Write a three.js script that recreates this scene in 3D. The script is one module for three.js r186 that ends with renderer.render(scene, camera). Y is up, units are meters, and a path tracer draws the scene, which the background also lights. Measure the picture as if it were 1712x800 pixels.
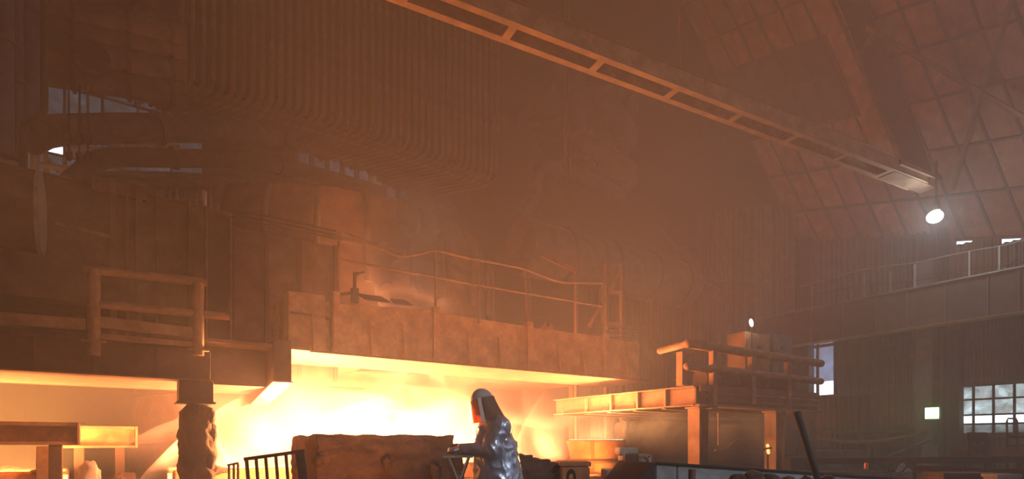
import * as THREE from 'three';
import { RoundedBoxGeometry } from 'three/addons/geometries/RoundedBoxGeometry.js';
import { mergeGeometries, mergeVertices, toCreasedNormals } from 'three/addons/utils/BufferGeometryUtils.js';
import { MarchingCubes } from 'three/addons/objects/MarchingCubes.js';
import { ImprovedNoise } from 'three/addons/math/ImprovedNoise.js';
import { RectAreaLightUniformsLib } from 'three/addons/lights/RectAreaLightUniformsLib.js';

// ------------------------------------------------------------------ camera, sky, light, exposure
const W = 1712, H = 800, FOCAL = 950, HORIZON = 740, EYE = 1.2, YAW = Math.atan2(0.5628, 0.8266);
const scene = new THREE.Scene();
const camera = new THREE.PerspectiveCamera(2 * Math.atan(H / 2 / FOCAL) * 180 / Math.PI, W / H, 0.1, 200);
camera.position.set(0, EYE, 0);
camera.rotation.set(0, -YAW, 0);
camera.setViewOffset(W, H, 0, H / 2 - HORIZON, W, H);      // a lens shifted upwards keeps the uprights upright
const renderer = new THREE.WebGLRenderer({ antialias: true });
renderer.toneMapping = THREE.LinearToneMapping;
renderer.toneMappingExposure = 0.94;
renderer.shadowMap.enabled = true;
RectAreaLightUniformsLib.init();
scene.background = new THREE.Color().setRGB(2.8, 3.25, 3.8);     // a bright overcast day outside
scene.fog = new THREE.FogExp2(new THREE.Color().setRGB(1.0, 0.93, 0.95), 0.0185);   // smoke that fills the hall

const FIRE = new THREE.Color().setRGB(1.0, 0.265, 0.09), FIRE_LOW = new THREE.Color().setRGB(1.0, 0.31, 0.06);
function areaLight(color, intensity, w, h, pos, target) {
  const l = new THREE.RectAreaLight(color, intensity, w, h);
  l.position.set(...pos); l.lookAt(...target); scene.add(l); return l;
}
function pointLight(color, intensity, pos, radius = 2) {
  const l = new THREE.PointLight(color, intensity); l.position.set(...pos); l.castShadow = true; l.shadow.radius = radius; scene.add(l); return l;
}
function spotLight(color, intensity, pos, target, angle, penumbra, radius = 4) {
  const l = new THREE.SpotLight(color, intensity, 0, angle, penumbra); l.position.set(...pos); l.target.position.set(...target);
  l.castShadow = true; l.shadow.radius = radius; scene.add(l, l.target); return l;
}
// the molten iron in the runners: its light, just above the glowing metal
areaLight(FIRE, 125, 9.0, 1.3, [5.2, 0.66, -12.6], [5.2, 10, -12.6]);      // main runner under the casting platform
areaLight(new THREE.Color().setRGB(1, 0.32, 0.11), 420, 1.3, 1.1, [5.3, 0.7, -12.6], [5.3, 10, -12.6]);   // hotter pool, added below the gap to light the plume
areaLight(new THREE.Color().setRGB(1, 0.38, 0.09), 170, 4.5, 1.0, [-3.2, 0.66, -13.2], [-3.2, 10, -13.2]);    // its end under the left platform
areaLight(FIRE_LOW, 38, 3.6, 0.5, [7.0, 0.46, -9.2], [7.0, 10, -9.2]);        // side runner in front of the platform

areaLight(FIRE_LOW, 16, 1.7, 0.4, [2.6, 0.36, -7.3], [2.6, 10, -7.3]);       // short runner at the foot of the slag block

// ------------------------------------------------------------------ helpers
const V = (x, y, z) => new THREE.Vector3(x, y, z);
const CAM = V(0, EYE, 0), FWD = V(Math.sin(YAW), 0, -Math.cos(YAW)), RGT = V(Math.cos(YAW), 0, Math.sin(YAW));
const ray = (px, py) => FWD.clone().addScaledVector(RGT, (px - W / 2) / FOCAL).add(V(0, (HORIZON - py) / FOCAL, 0));
const at = (px, py, d) => CAM.clone().addScaledVector(ray(px, py), d);
const onZ = (px, py, z) => { const r = ray(px, py); return CAM.clone().addScaledVector(r, z / r.z); };
const onX = (px, py, x) => { const r = ray(px, py); return CAM.clone().addScaledVector(r, x / r.x); };
let seed = 7;
const rnd = () => { seed = (seed + 0x6d2b79f5) | 0; let t = Math.imul(seed ^ (seed >>> 15), 1 | seed); t = (t + Math.imul(t ^ (t >>> 7), 61 | t)) ^ t; return ((t ^ (t >>> 14)) >>> 0) / 4294967296; };
const rr = (a, b) => a + (b - a) * rnd();
const noise = new ImprovedNoise();
const fbm = (x, y, z, o = 3) => { let s = 0, a = 0.5; for (let i = 0; i < o; i++) { s += a * noise.noise(x, y, z); x *= 2.03; y *= 2.03; z *= 2.03; a *= 0.5; } return s; };

const names = new Map();
function numbered(n) { const k = names.get(n) ?? 0; names.set(n, k + 1); return k ? n + '_' + String(k).padStart(3, '0') : n; }
function tag(o, label, category, group, kind) {
  if (label) o.userData.label = label;
  if (category) o.userData.category = category;
  if (group) o.userData.group = group;
  if (kind) o.userData.kind = kind;
  return o;
}
function thing(name, label, category, pos = [0, 0, 0], group) {     // a group at the thing's base; its children are its parts
  const o = new THREE.Group(); o.name = numbered(name);
  if (pos.isVector3) o.position.copy(pos); else o.position.set(...pos);
  scene.add(o); return tag(o, label, category, group);
}
function rootOf(o) { while (o.parent && o.parent !== scene) o = o.parent; return o; }
function part(name, geom, mat, parent, label) {                    // geometry given in the scene's metres
  const r = rootOf(parent), g = Array.isArray(geom) ? merge(geom) : geom;
  g.translate(-r.position.x, -r.position.y, -r.position.z);
  if (r.rotation.y) g.rotateY(-r.rotation.y);
  const m = new THREE.Mesh(g, mat); m.name = name; parent.add(m);
  if (label) m.userData.label = label;
  return m;
}
function solo(name, geom, mat, label, category, group, kind) {     // a thing that is one mesh
  const g = Array.isArray(geom) ? merge(geom) : geom;
  g.computeBoundingBox(); const b = g.boundingBox, c = V((b.min.x + b.max.x) / 2, b.min.y, (b.min.z + b.max.z) / 2);
  g.translate(-c.x, -c.y, -c.z);
  const m = new THREE.Mesh(g, mat); m.name = numbered(name); m.position.copy(c); scene.add(m);
  return tag(m, label, category, group, kind);
}
function structure(name, label) { const o = new THREE.Group(); o.name = name; scene.add(o); return tag(o, label, null, null, 'structure'); }
function plain(g) { g = g.index ? g.toNonIndexed() : g; for (const k of Object.keys(g.attributes)) if (!['position', 'normal', 'uv'].includes(k)) g.deleteAttribute(k); return g; }
function merge(list) { return list.length === 1 ? list[0] : mergeGeometries(list.map(plain)); }
function metric(g) {                                               // box-projected uv in metres
  g = plain(g); const p = g.attributes.position, n = g.attributes.normal, uv = new Float32Array(p.count * 2);
  for (let i = 0; i < p.count; i++) {
    const x = Math.abs(n.getX(i)), y = Math.abs(n.getY(i)), z = Math.abs(n.getZ(i));
    const [a, b] = x > y && x > z ? [p.getZ(i), p.getY(i)] : y > z ? [p.getX(i), p.getZ(i)] : [p.getX(i), p.getY(i)];
    uv[2 * i] = a; uv[2 * i + 1] = b;
  }
  g.setAttribute('uv', new THREE.BufferAttribute(uv, 2)); return g;
}
function box(x0, x1, y0, y1, z0, z1, r = 0.008) {
  const w = Math.abs(x1 - x0), h = Math.abs(y1 - y0), d = Math.abs(z1 - z0);
  const g = new RoundedBoxGeometry(w, h, d, 1, Math.min(r, w * 0.3, h * 0.3, d * 0.3));
  return metric(g.translate((x0 + x1) / 2, (y0 + y1) / 2, (z0 + z1) / 2));
}
function bar(p, q, w, h, up = V(0, 1, 0), r = 0.006) {             // a square bar from p to q; h is measured along up
  const d = q.clone().sub(p), L = d.length(); d.normalize();
  const s = V(0, 0, 0).crossVectors(d, up).normalize(), u = V(0, 0, 0).crossVectors(s, d);
  const g = new RoundedBoxGeometry(w, h, L, 1, Math.min(r, w * 0.3, h * 0.3));
  return metric(g).applyMatrix4(new THREE.Matrix4().makeBasis(s, u, d.clone().negate()).setPosition(p.clone().add(q).multiplyScalar(0.5)));
}
function rod(p, q, r, n = 12, r2 = r) {
  const d = q.clone().sub(p), L = d.length();
  const g = new THREE.CylinderGeometry(r2, r, L, n, 1), uv = g.attributes.uv;
  for (let i = 0; i < uv.count; i++) uv.setXY(i, uv.getX(i) * 6.28 * r, uv.getY(i) * L);
  return plain(g).applyQuaternion(new THREE.Quaternion().setFromUnitVectors(V(0, 1, 0), d.normalize())).translate((p.x + q.x) / 2, (p.y + q.y) / 2, (p.z + q.z) / 2);
}
function tube(pts, r, n = 12, per = 8, tension = 0.5, ends = true) {
  const c = new THREE.CatmullRomCurve3(pts, false, 'catmullrom', tension), L = c.getLength();
  const g = new THREE.TubeGeometry(c, Math.max(4, pts.length * per), r, n), uv = g.attributes.uv;
  for (let i = 0; i < uv.count; i++) uv.setXY(i, uv.getX(i) * L, uv.getY(i) * 6.28 * r);
  if (!ends) return plain(g);
  const caps = [0, 1].map((t) => { const k = new THREE.CircleGeometry(r, n), d = c.getTangent(t).multiplyScalar(t ? 1 : -1), p = c.getPoint(t); return plain(k).applyQuaternion(new THREE.Quaternion().setFromUnitVectors(V(0, 0, 1), d)).translate(p.x, p.y, p.z); });
  return merge([g, ...caps]);
}
function prismZ(pts, z0, z1, bevel = 0.006) {                      // an outline in x and y, thick along z
  const s = new THREE.Shape(pts.map(([x, y]) => new THREE.Vector2(x, y))), d = Math.abs(z1 - z0) - 2 * bevel;
  return metric(new THREE.ExtrudeGeometry(s, { depth: d, bevelEnabled: true, bevelSize: bevel, bevelThickness: bevel, bevelOffset: -bevel, bevelSegments: 1 }).translate(0, 0, Math.min(z0, z1) + bevel));
}
function prismX(pts, x0, x1, bevel = 0.006) {                      // an outline in z and y, thick along x
  const g = prismZ(pts.map(([z, y]) => [-z, y]), 0, Math.abs(x1 - x0), bevel);
  return metric(g.rotateY(Math.PI / 2).translate(Math.min(x0, x1), 0, 0));
}
function ibeam(p, q, h, w, t = 0.02, up = V(0, 1, 0)) {            // p and q at mid height
  const o = up.clone().multiplyScalar(h / 2 - t / 2), m = (a, k) => a.clone().addScaledVector(o, k);
  return merge([bar(p, q, t * 0.8, h - 2 * t, up, 0.002), bar(m(p, 1), m(q, 1), w, t, up, 0.004), bar(m(p, -1), m(q, -1), w, t, up, 0.004)]);
}
function lump(center, sx, sy, sz, rough = 0.25, detail = 3, s = 1) {   // a rough stone or slag lump
  const g = new THREE.IcosahedronGeometry(1, detail), p = g.attributes.position, v = V(0, 0, 0), k = rr(0, 50);
  for (let i = 0; i < p.count; i++) {
    v.fromBufferAttribute(p, i); const n = 1 + rough * 2 * fbm(v.x * 1.6 * s + k, v.y * 1.6 * s, v.z * 1.6 * s, 4);
    p.setXYZ(i, v.x * n * sx, v.y * n * sy, v.z * n * sz);
  }
  g.translate(center.x, center.y, center.z);
  const m = mergeVertices(g.deleteAttribute('normal').deleteAttribute('uv')); m.computeVertexNormals();
  return metric(m);
}
// a corrugated sheet: width along a, height along b, waves of depth along c
function corrugated(origin, a, b, width, height, pitch, depth, thick = 0.004) {
  const n = Math.max(4, Math.round(width / pitch) * 6), pos = [], idx = [], c = V(0, 0, 0).crossVectors(a, b).normalize();
  const prof = (u) => { const f = ((u / pitch) % 1 + 1) % 1; return depth * (f < 0.3 ? 0 : f < 0.5 ? (f - 0.3) / 0.2 : f < 0.8 ? 1 : 1 - (f - 0.8) / 0.2); };
  for (const side of [0, 1]) for (let j = 0; j < 2; j++) for (let i = 0; i <= n; i++) {
    const u = (i / n) * width, q = origin.clone().addScaledVector(a, u).addScaledVector(b, j * height).addScaledVector(c, prof(u) - side * thick);
    pos.push(q.x, q.y, q.z);
  }
  const row = n + 1;
  for (let i = 0; i < n; i++) { idx.push(i, i + 1, i + row + 1, i, i + row + 1, i + row); const k = 2 * row; idx.push(k + i, k + i + row + 1, k + i + 1, k + i, k + i + row, k + i + row + 1); }
  const g = new THREE.BufferGeometry(); g.setAttribute('position', new THREE.Float32BufferAttribute(pos, 3)); g.setIndex(idx);
  let f = g.toNonIndexed(); f.computeVertexNormals(); return metric(f);
}

// ------------------------------------------------------------------ materials
function tile(n, f) {                                             // a tileable texture of n x n pixels
  const data = new Uint8Array(n * n * 4);
  for (let y = 0; y < n; y++) for (let x = 0; x < n; x++) { const c = f(x / n, y / n), i = (y * n + x) * 4; for (let k = 0; k < 3; k++) data[i + k] = Math.max(0, Math.min(255, c[k] * 255)); data[i + 3] = 255; }
  const t = new THREE.DataTexture(data, n, n); t.wrapS = t.wrapT = THREE.RepeatWrapping; t.magFilter = THREE.LinearFilter; t.needsUpdate = true; return t;
}
function wrapNoise(u, v, f, z, o = 4) {                            // four shifted copies, blended so that the edges meet
  const s = (a, b) => fbm(a * f, b * f, z * 7.3, o), p = (1 - u) * (1 - v), q = u * (1 - v), r = (1 - u) * v, t = u * v;
  return (p * s(u, v) + q * s(u - 1, v) + r * s(u, v - 1) + t * s(u - 1, v - 1)) / Math.sqrt(p * p + q * q + r * r + t * t);
}
const mottle = tile(512, (u, v) => { const n = 0.5 + 0.75 * wrapNoise(u, v, 7, 3) + 0.35 * wrapNoise(u, v, 30, 9, 3), k = 0.62 + 0.38 * n; return [k, k * (0.96 + 0.05 * n), k * (0.92 + 0.1 * n)]; });
mottle.colorSpace = THREE.SRGBColorSpace; mottle.repeat.set(0.4, 0.4);
const pits = tile(512, (u, v) => { const n = 0.5 + 0.5 * wrapNoise(u, v, 40, 5, 4) + 0.3 * wrapNoise(u, v, 8, 1, 3); return [n, n, n]; });
pits.repeat.set(0.8, 0.8);
function iron(r, g, b, rough = 0.8, metal = 0.1, bump = 0.006) {
  return new THREE.MeshStandardMaterial({ color: new THREE.Color().setRGB(r, g, b), roughness: rough, metalness: metal, map: mottle, bumpMap: pits, bumpScale: bump });
}
const M = {
  dust: iron(0.42, 0.235, 0.135), rust: iron(0.26, 0.135, 0.085), dark: iron(0.09, 0.07, 0.06), soot: iron(0.05, 0.042, 0.04, 0.85), steel: iron(0.33, 0.30, 0.28, 0.55, 0.4, 0.003),
  pale: iron(0.55, 0.5, 0.46), sheet: iron(0.19, 0.145, 0.135, 0.6, 0.3, 0.003), roof: iron(0.44, 0.21, 0.14), roofB: iron(0.36, 0.17, 0.115), roofC: iron(0.5, 0.25, 0.16), purlin: iron(0.14, 0.1, 0.085),
  concrete: iron(0.22, 0.19, 0.17, 0.95, 0, 0.02), slag: iron(0.17, 0.09, 0.055, 0.95, 0, 0.03), brown: iron(0.13, 0.07, 0.045), pipe: iron(0.2, 0.14, 0.115), grey: iron(0.24, 0.22, 0.21), blue: iron(0.12, 0.13, 0.2),
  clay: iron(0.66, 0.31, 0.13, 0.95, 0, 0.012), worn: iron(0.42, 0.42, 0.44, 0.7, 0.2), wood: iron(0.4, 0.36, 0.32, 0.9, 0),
};
// ------------------------------------------------------------------ the hall
const XR = 23.5, ZB = -26, XL = -9, ZF = 9;
tag(solo('floor', box(XL - 0.4, XR + 0.4, -0.4, 0, ZB - 0.4, ZF + 0.4), M.concrete), 'dusty dark concrete floor of the casting hall', null, null, 'structure');

// the sloping roof over the right side, panel by panel between its purlins and rafters
const roofO = onX(1660, 385, XR), rU = V(0, 0.227, -0.974).normalize(), rV = V(2.67, -3.78, 0.61).normalize();
const rN = V(0, 0, 0).crossVectors(rU, rV).normalize(); if (rN.x > 0) rN.negate();        // points into the hall
const roofP = (a, b, h = 0) => roofO.clone().addScaledVector(rU, a).addScaledVector(rV, b).addScaledVector(rN, h);
const onRoof = (px, py, h = 0) => { const r = ray(px, py), o = roofO.clone().addScaledVector(rN, h).sub(CAM); return CAM.clone().addScaledVector(r, o.dot(rN) / r.dot(rN)); };
{
  const roof = structure('ceiling', 'steep roof slope of rusty brown square panels above the right wall');
  const bs = [-14.6, -13.2, -11.8, -10.2, -8.75, -7.45, -6.2, -4.65, -3.0, -1.4, 0.25], as = [];
  for (let a = -9; a <= 6.6; a += 0.82) as.push(a);
  const slab = (a0, a1, b0, b1, h0, h1) => {
    const q = [[a0, b0], [a1, b0], [a1, b1], [a0, b1]], c = [h0, h1].map((h) => q.map(([a, b]) => roofP(a, b, h))), pos = [];
    const quad = (A, B, C, D) => pos.push(...[A, B, C, A, C, D].flatMap((p) => p.toArray()));
    const [d, e] = c;
    quad(e[0], e[1], e[2], e[3]); quad(d[3], d[2], d[1], d[0]);
    for (let i = 0; i < 4; i++) quad(d[i], d[(i + 1) % 4], e[(i + 1) % 4], e[i]);
    const g = new THREE.BufferGeometry(); g.setAttribute('position', new THREE.Float32BufferAttribute(pos, 3)); g.computeVertexNormals(); return metric(g);
  };
  for (let i = 0; i + 1 < as.length; i++) for (let j = 0; j + 1 < bs.length; j++) {
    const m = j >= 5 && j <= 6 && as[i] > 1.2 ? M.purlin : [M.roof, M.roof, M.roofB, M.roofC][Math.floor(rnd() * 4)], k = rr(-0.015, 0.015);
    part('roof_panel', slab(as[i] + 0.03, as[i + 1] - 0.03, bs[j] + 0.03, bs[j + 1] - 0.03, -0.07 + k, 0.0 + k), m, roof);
  }
  for (const a of as) part('rafter_strip', bar(roofP(a, -14.6, 0.02), roofP(a, 0.25, 0.02), 0.07, 0.10, rN), M.purlin, roof);
  for (const b of bs) part('purlin', bar(roofP(-9, b, 0.03), roofP(6.6, b, 0.03), 0.08, 0.12, rN), M.purlin, roof);
  part('roof_deck', slab(-12, 24, -19.5, 0.3, -0.32, -0.12), M.soot, roof);
}
tag(solo('ceiling', box(XL - 0.4, 20.0, 19.6, 20, ZB - 0.4, ZF + 0.4), M.soot), 'dark flat roof above the furnace', null, null, 'structure');
// main walls
tag(solo('wall_left', box(XL - 0.4, XL, 0, 19.6, ZB, ZF), M.soot), 'dark left wall of the hall', null, null, 'structure');
{
  const w = structure('wall_front', 'wall behind the viewer with an open gateway');
  part('wall_part', [box(XL, 8, 0, 19.6, ZF, ZF + 0.3), box(11, XR, 0, 8, ZF, ZF + 0.3), box(8, 11, 4.2, 19.6, ZF, ZF + 0.3), box(11, 18.5, 8, 19.6, ZF, ZF + 0.3)], M.soot, w);
}
{ // back wall with the openings that show daylight behind the furnace
  const w = structure('wall_back', 'dark back wall with openings to daylight');
  const z = [ZB, ZB - 0.3], X = [XL, -2.9, 2.6, 6.2, 11.6, XR];
  part('wall_part', [box(X[0], X[1], 0, 19.6, ...z), box(X[1], X[2], 0, 9.3, ...z), box(X[1], X[2], 15.2, 19.6, ...z), box(X[2], X[3], 0, 19.6, ...z), box(X[3], X[4], 0, 12.5, ...z), box(X[3], X[4], 14.2, 19.6, ...z), box(X[4], X[5] + 0.4, 0, 19.6, ...z)], M.soot, w);
  for (let i = 0; i < 6; i++) part('mullion', bar(V(-2.9 + i * 1.1, 9.3, ZB + 0.05), V(-2.9 + i * 1.1, 15.2, ZB + 0.05), 0.09, 0.09, V(0, 0, 1)), M.dark, w);
  for (const y of [10.4, 11.5, 12.7, 14.0]) part('transom', bar(V(-2.9, y, ZB + 0.05), V(2.6, y, ZB + 0.05), 0.07, 0.08), M.dark, w);
  for (let i = 0; i < 9; i++) part('mullion', bar(V(6.2 + i * 0.68, 12.3, ZB + 0.05), V(6.2 + i * 0.68, 14.2, ZB + 0.05), 0.22, 0.09, V(0, 0, 1)), M.dark, w);
  // translucent panes, tinted dark to dim the daylight behind them
  const dimming = new THREE.MeshPhysicalMaterial({ color: new THREE.Color().setRGB(0.26, 0.34, 0.37), roughness: 1, transmission: 0.7, thickness: 0, map: mottle });
  for (let i = 0; i < 5; i++) for (const [y0, y1] of [[9.35, 10.36], [10.44, 11.46], [11.54, 12.66], [12.74, 13.96], [14.04, 15.15]])
    if (rnd() < 0.93) part('pane', box(-2.9 + i * 1.1, -1.8 + i * 1.1, y0 - 0.04, y1 + 0.04, ZB - 0.04, ZB - 0.02), dimming, w);
  for (let i = 0; i < 8; i++) part('pane', box(6.2 + i * 0.68, 6.88 + i * 0.68, 12.52, 14.18, ZB - 0.04, ZB - 0.02), dimming, w);
}
// the right wall: corrugated sheets on rails, a doorway and a long grimy window
const WZ = { door: [onX(1355, 600, XR).z, onX(1398, 600, XR).z], win: [onX(1596, 690, XR).z, 2.2] };
const doorY = [onX(1380, 662, XR).y, onX(1380, 566, XR).y], winY = [onX(1650, 724, XR).y, onX(1650, 643, XR).y];
{
  const w = structure('wall_right', 'right wall of rusty corrugated sheets on steel rails');
  const sheet = (z0, z1, y0, y1, m, x = XR, pitch = 0.21) => part('corrugated_sheet', corrugated(V(x, y0, z0), V(0, 0, 1), V(0, 1, 0), z1 - z0, y1 - y0, pitch, 0.11), m, w);
  const top = 11.5, mats = [M.sheet, M.brown, M.rust, M.sheet];
  const run = (z0, z1, y0, y1, k) => { const n = Math.max(1, Math.round((z1 - z0) / 1.25)), s = (z1 - z0) / n; for (let i = 0; i < n; i++) sheet(z0 + i * s, z0 + (i + 1) * s + 0.02, y0, y1, mats[(i * 7 + k) % 4], XR - (i % 2) * 0.006); };
  const eave = (z0, z1, y0, k) => { for (let z = z0; z < z1 - 0.1; z += 1.25) sheet(z, Math.min(z1, z + 1.25) + 0.02, y0, 8.12 - (Math.min(z1, z + 1.25) + 6.52) * 0.233 - (z > -8.5 ? 0.12 : -0.3), mats[(k++) % 4]); };   // up to the rising eave
  run(WZ.door[1], WZ.win[0], 0, doorY[0] + 0.02, 1); run(WZ.door[1], WZ.win[0], doorY[0], 5.6, 0); eave(WZ.door[1], WZ.win[0], 5.6, 3);
  run(ZB, WZ.door[0], 0, 5.6, 2); eave(ZB, WZ.door[0], 5.6, 1);
  run(WZ.door[0], WZ.door[1], 0, doorY[0], 2); eave(WZ.door[0], WZ.door[1], doorY[1], 0);
  run(WZ.win[0], ZF, 0, winY[0], 1); run(WZ.win[0], ZF, winY[1], 5.4, 2); eave(WZ.win[0], ZF, 5.4, 2); run(WZ.win[1], ZF, winY[0], winY[1], 0);
  for (const y of [doorY[0], 5.6]) part('wall_rail', bar(V(XR - 0.1, y, ZB), V(XR - 0.1, y, WZ.win[0]), 0.12, 0.1), M.dark, w);
  for (const y of [0.9, winY[0] - 0.08, winY[1] + 0.06]) part('wall_rail', bar(V(XR - 0.1, y, WZ.win[0]), V(XR - 0.1, y, ZF), 0.1, 0.1), M.dark, w);
  part('outer_cladding', [box(XR + 0.08, XR + 0.2, 0, winY[0], WZ.win[0], ZF), box(XR + 0.08, XR + 0.2, winY[1], 5.2, WZ.win[0], ZF), box(XR + 0.08, XR + 0.2, 0, 8.2, WZ.door[1], WZ.win[0]), box(XR + 0.08, XR + 0.2, 0, doorY[0], WZ.door[0], WZ.door[1]), box(XR + 0.08, XR + 0.2, doorY[1], 9.6, WZ.door[0], WZ.door[1]), box(XR + 0.08, XR + 0.2, 0, 11, ZB, WZ.door[0])], M.soot, w);
}
{ // the doorway seen past the end of the right platform
  const d = structure('door_1', 'open doorway in the right wall with bright daylight outside');
  const x = XR - 0.06, [za, zb] = WZ.door, [ya, yb] = doorY;
  part('jamb', bar(V(x, ya, za), V(x, yb, za), 0.14, 0.16, V(0, 0, 1)), M.dark, d);
  part('jamb', bar(V(x, ya, zb), V(x, yb, zb), 0.08, 0.12, V(0, 0, 1)), M.dark, d);
  part('inner_post', bar(V(x, ya, za + 0.33), V(x, yb, za + 0.33), 0.08, 0.1, V(0, 0, 1)), M.dark, d);
  part('lintel', bar(V(x, yb - 0.28, za), V(x, yb - 0.28, zb), 0.1, 0.12), M.dark, d);
  part('brace', bar(V(x, yb - 0.3, za + 0.4), V(x, yb, za + 0.15), 0.05, 0.05), M.dark, d);
}
{ // the grimy glazing at the right edge
  const w = structure('window_1', 'long window of grimy white panes at the right edge');
  const [y0, y1] = winY, cols = [], rows = [y0, y0 + 0.32, y0 + 0.62, y0 + 1.14, y1];
  const glassy = [0.95, 0.78, 0.62].map((k) => new THREE.MeshPhysicalMaterial({ color: new THREE.Color().setRGB(k * 0.94, k, k * 0.97), roughness: 0.9, transmission: 0.92, thickness: 0, map: mottle }));
  const clear = new THREE.MeshPhysicalMaterial({ color: 0xffffff, roughness: 0.05, transmission: 1, thickness: 0 });
  for (let z = WZ.win[0]; z < WZ.win[1] + 0.01; z += 0.53) cols.push(z);
  for (const z of cols) part('mullion', bar(V(XR - 0.02, y0, z), V(XR - 0.02, y1, z), 0.05, 0.07, V(0, 0, 1)), M.soot, w);
  for (const y of rows) part('transom', bar(V(XR - 0.02, y, WZ.win[0]), V(XR - 0.02, y, cols[cols.length - 1]), 0.07, 0.055), M.soot, w);
  for (let i = 0; i + 1 < cols.length; i++) for (let j = 0; j < 4; j++)
    part('pane', box(XR, XR + 0.006, rows[j] + 0.02, rows[j + 1] - 0.02, cols[i] + 0.02, cols[i + 1] - 0.02, 0.001), j === 1 ? clear : j === 0 ? glassy[2] : j === 3 ? glassy[0] : glassy[rnd() < 0.5 ? 1 : 0], w);
}
// ------------------------------------------------------------------ the casting platform in the middle
const ZP = -9.9, P = (px, py, z = ZP) => { const v = onZ(px, py, z); return [v.x, v.y]; };
{
  const x0 = P(484, 580)[0], x1 = P(1069, 640)[0], y0 = P(740, 607)[1];
  const t = thing('casting_platform', 'long steel platform girder with ribbed rusty face above the white-hot glow', 'platform', [(x0 + x1) / 2, y0, ZP - 0.7]);
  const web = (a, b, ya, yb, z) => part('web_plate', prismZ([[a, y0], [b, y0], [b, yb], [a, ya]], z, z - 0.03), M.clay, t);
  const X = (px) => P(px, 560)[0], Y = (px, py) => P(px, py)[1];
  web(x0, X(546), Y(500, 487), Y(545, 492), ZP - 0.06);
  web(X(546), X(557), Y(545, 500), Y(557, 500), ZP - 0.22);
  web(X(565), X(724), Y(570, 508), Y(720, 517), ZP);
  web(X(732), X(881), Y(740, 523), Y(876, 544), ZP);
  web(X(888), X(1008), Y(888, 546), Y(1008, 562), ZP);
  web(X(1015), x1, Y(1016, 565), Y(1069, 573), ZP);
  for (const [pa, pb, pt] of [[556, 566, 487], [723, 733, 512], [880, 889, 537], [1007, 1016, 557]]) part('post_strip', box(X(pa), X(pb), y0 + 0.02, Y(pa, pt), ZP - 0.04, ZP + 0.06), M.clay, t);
  for (const [px, pt] of [[522, 522], [618, 532], [673, 538], [781, 552], [833, 560], [931, 572], [972, 580], [1043, 588]]) {
    const x = X(px), yt = Y(px, pt);
    part('gusset', prismX([[ZP + 0.14, y0 + 0.03], [ZP + 0.14, y0 + 0.22], [ZP, yt], [ZP, y0 + 0.03]], x - 0.012, x + 0.012, 0.003), M.clay, t);
  }
  part('bottom_flange', box(x0 + 0.05, X(1084), y0 - 0.03, y0, ZP - 1.45, ZP + 0.16), M.rust, t);
  for (const [a, b] of [[x0 + 0.02, X(606)], [X(660), x1 - 0.05]]) part('deck_plate', box(a, b, y0 + 0.62, y0 + 0.66, ZP - 1.45, ZP - 0.05), M.rust, t);
  part('end_plate', box(x1 - 0.03, x1, y0, Y(1069, 573), ZP - 1.45, ZP - 0.04), M.clay, t);
  part('end_plate', box(x0, x0 + 0.03, y0, Y(500, 487), ZP - 1.45, ZP - 0.1), M.clay, t);
  part('back_beam', ibeam(V(x0, y0 + 0.35, ZP - 1.4), V(x1, y0 + 0.35, ZP - 1.4), 0.6, 0.2), M.rust, t);
  for (let i = 1; i < 8; i++) { const x = x0 + (x1 - x0) * i / 8; part('cross_beam', ibeam(V(x, y0 + 0.2, ZP - 0.05), V(x, y0 + 0.2, ZP - 1.35), 0.3, 0.16), M.rust, t); }
  const lx = X(917), ly = Y(917, 550);
  const lug = prismZ([[X(896), ly - 0.12], [X(938), ly - 0.15], [lx + 0.05, Y(917, 537)], [lx - 0.05, Y(917, 537)]], ZP - 0.05, ZP - 0.02);
  const lg = part('lifting_lug', lug, M.clay, t);
  part('eye_ring', new THREE.TorusGeometry(0.045, 0.016, 8, 18).translate(lx, Y(917, 541), ZP - 0.015), M.dark, lg);
}
{ // its bent handrail
  const t = thing('guard_railing', 'thin bent handrail with two rails on the casting platform', 'railing', V(...P(567, 505), ZP));
  const z = ZP + 0.02, q = (px, py) => V(...P(px, py, z), z);
  part('top_rail', tube([q(569, 388), q(600, 399), q(640, 416), q(662, 426), q(680, 428), q(704, 423), q(728, 418), q(762, 426), q(799, 434), q(838, 441), q(875, 449), q(905, 460), q(935, 470), q(970, 472), q(1006, 473)], 0.026, 10, 4), M.dust, t);
  part('mid_rail', tube([q(566, 433), q(640, 447), q(728, 463), q(799, 476), q(880, 490), q(940, 500), q(1006, 512)], 0.022, 10, 4), M.dust, t);
  for (const pts of [[[569, 388], [565, 433], [567, 508]], [[728, 418], [728, 516]], [[799, 434], [801, 540]], [[876, 449], [883, 545]], [[1006, 473], [1010, 562]]]) part('rail_post', tube(pts.map(([a, b]) => q(a, b)), 0.026, 10, 4), M.dust, t);
  part('rail_post', tube([q(886, 458), q(886, 545)], 0.014, 8, 4), M.dust, t, 'thin extra post beside a thicker one');
}
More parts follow.
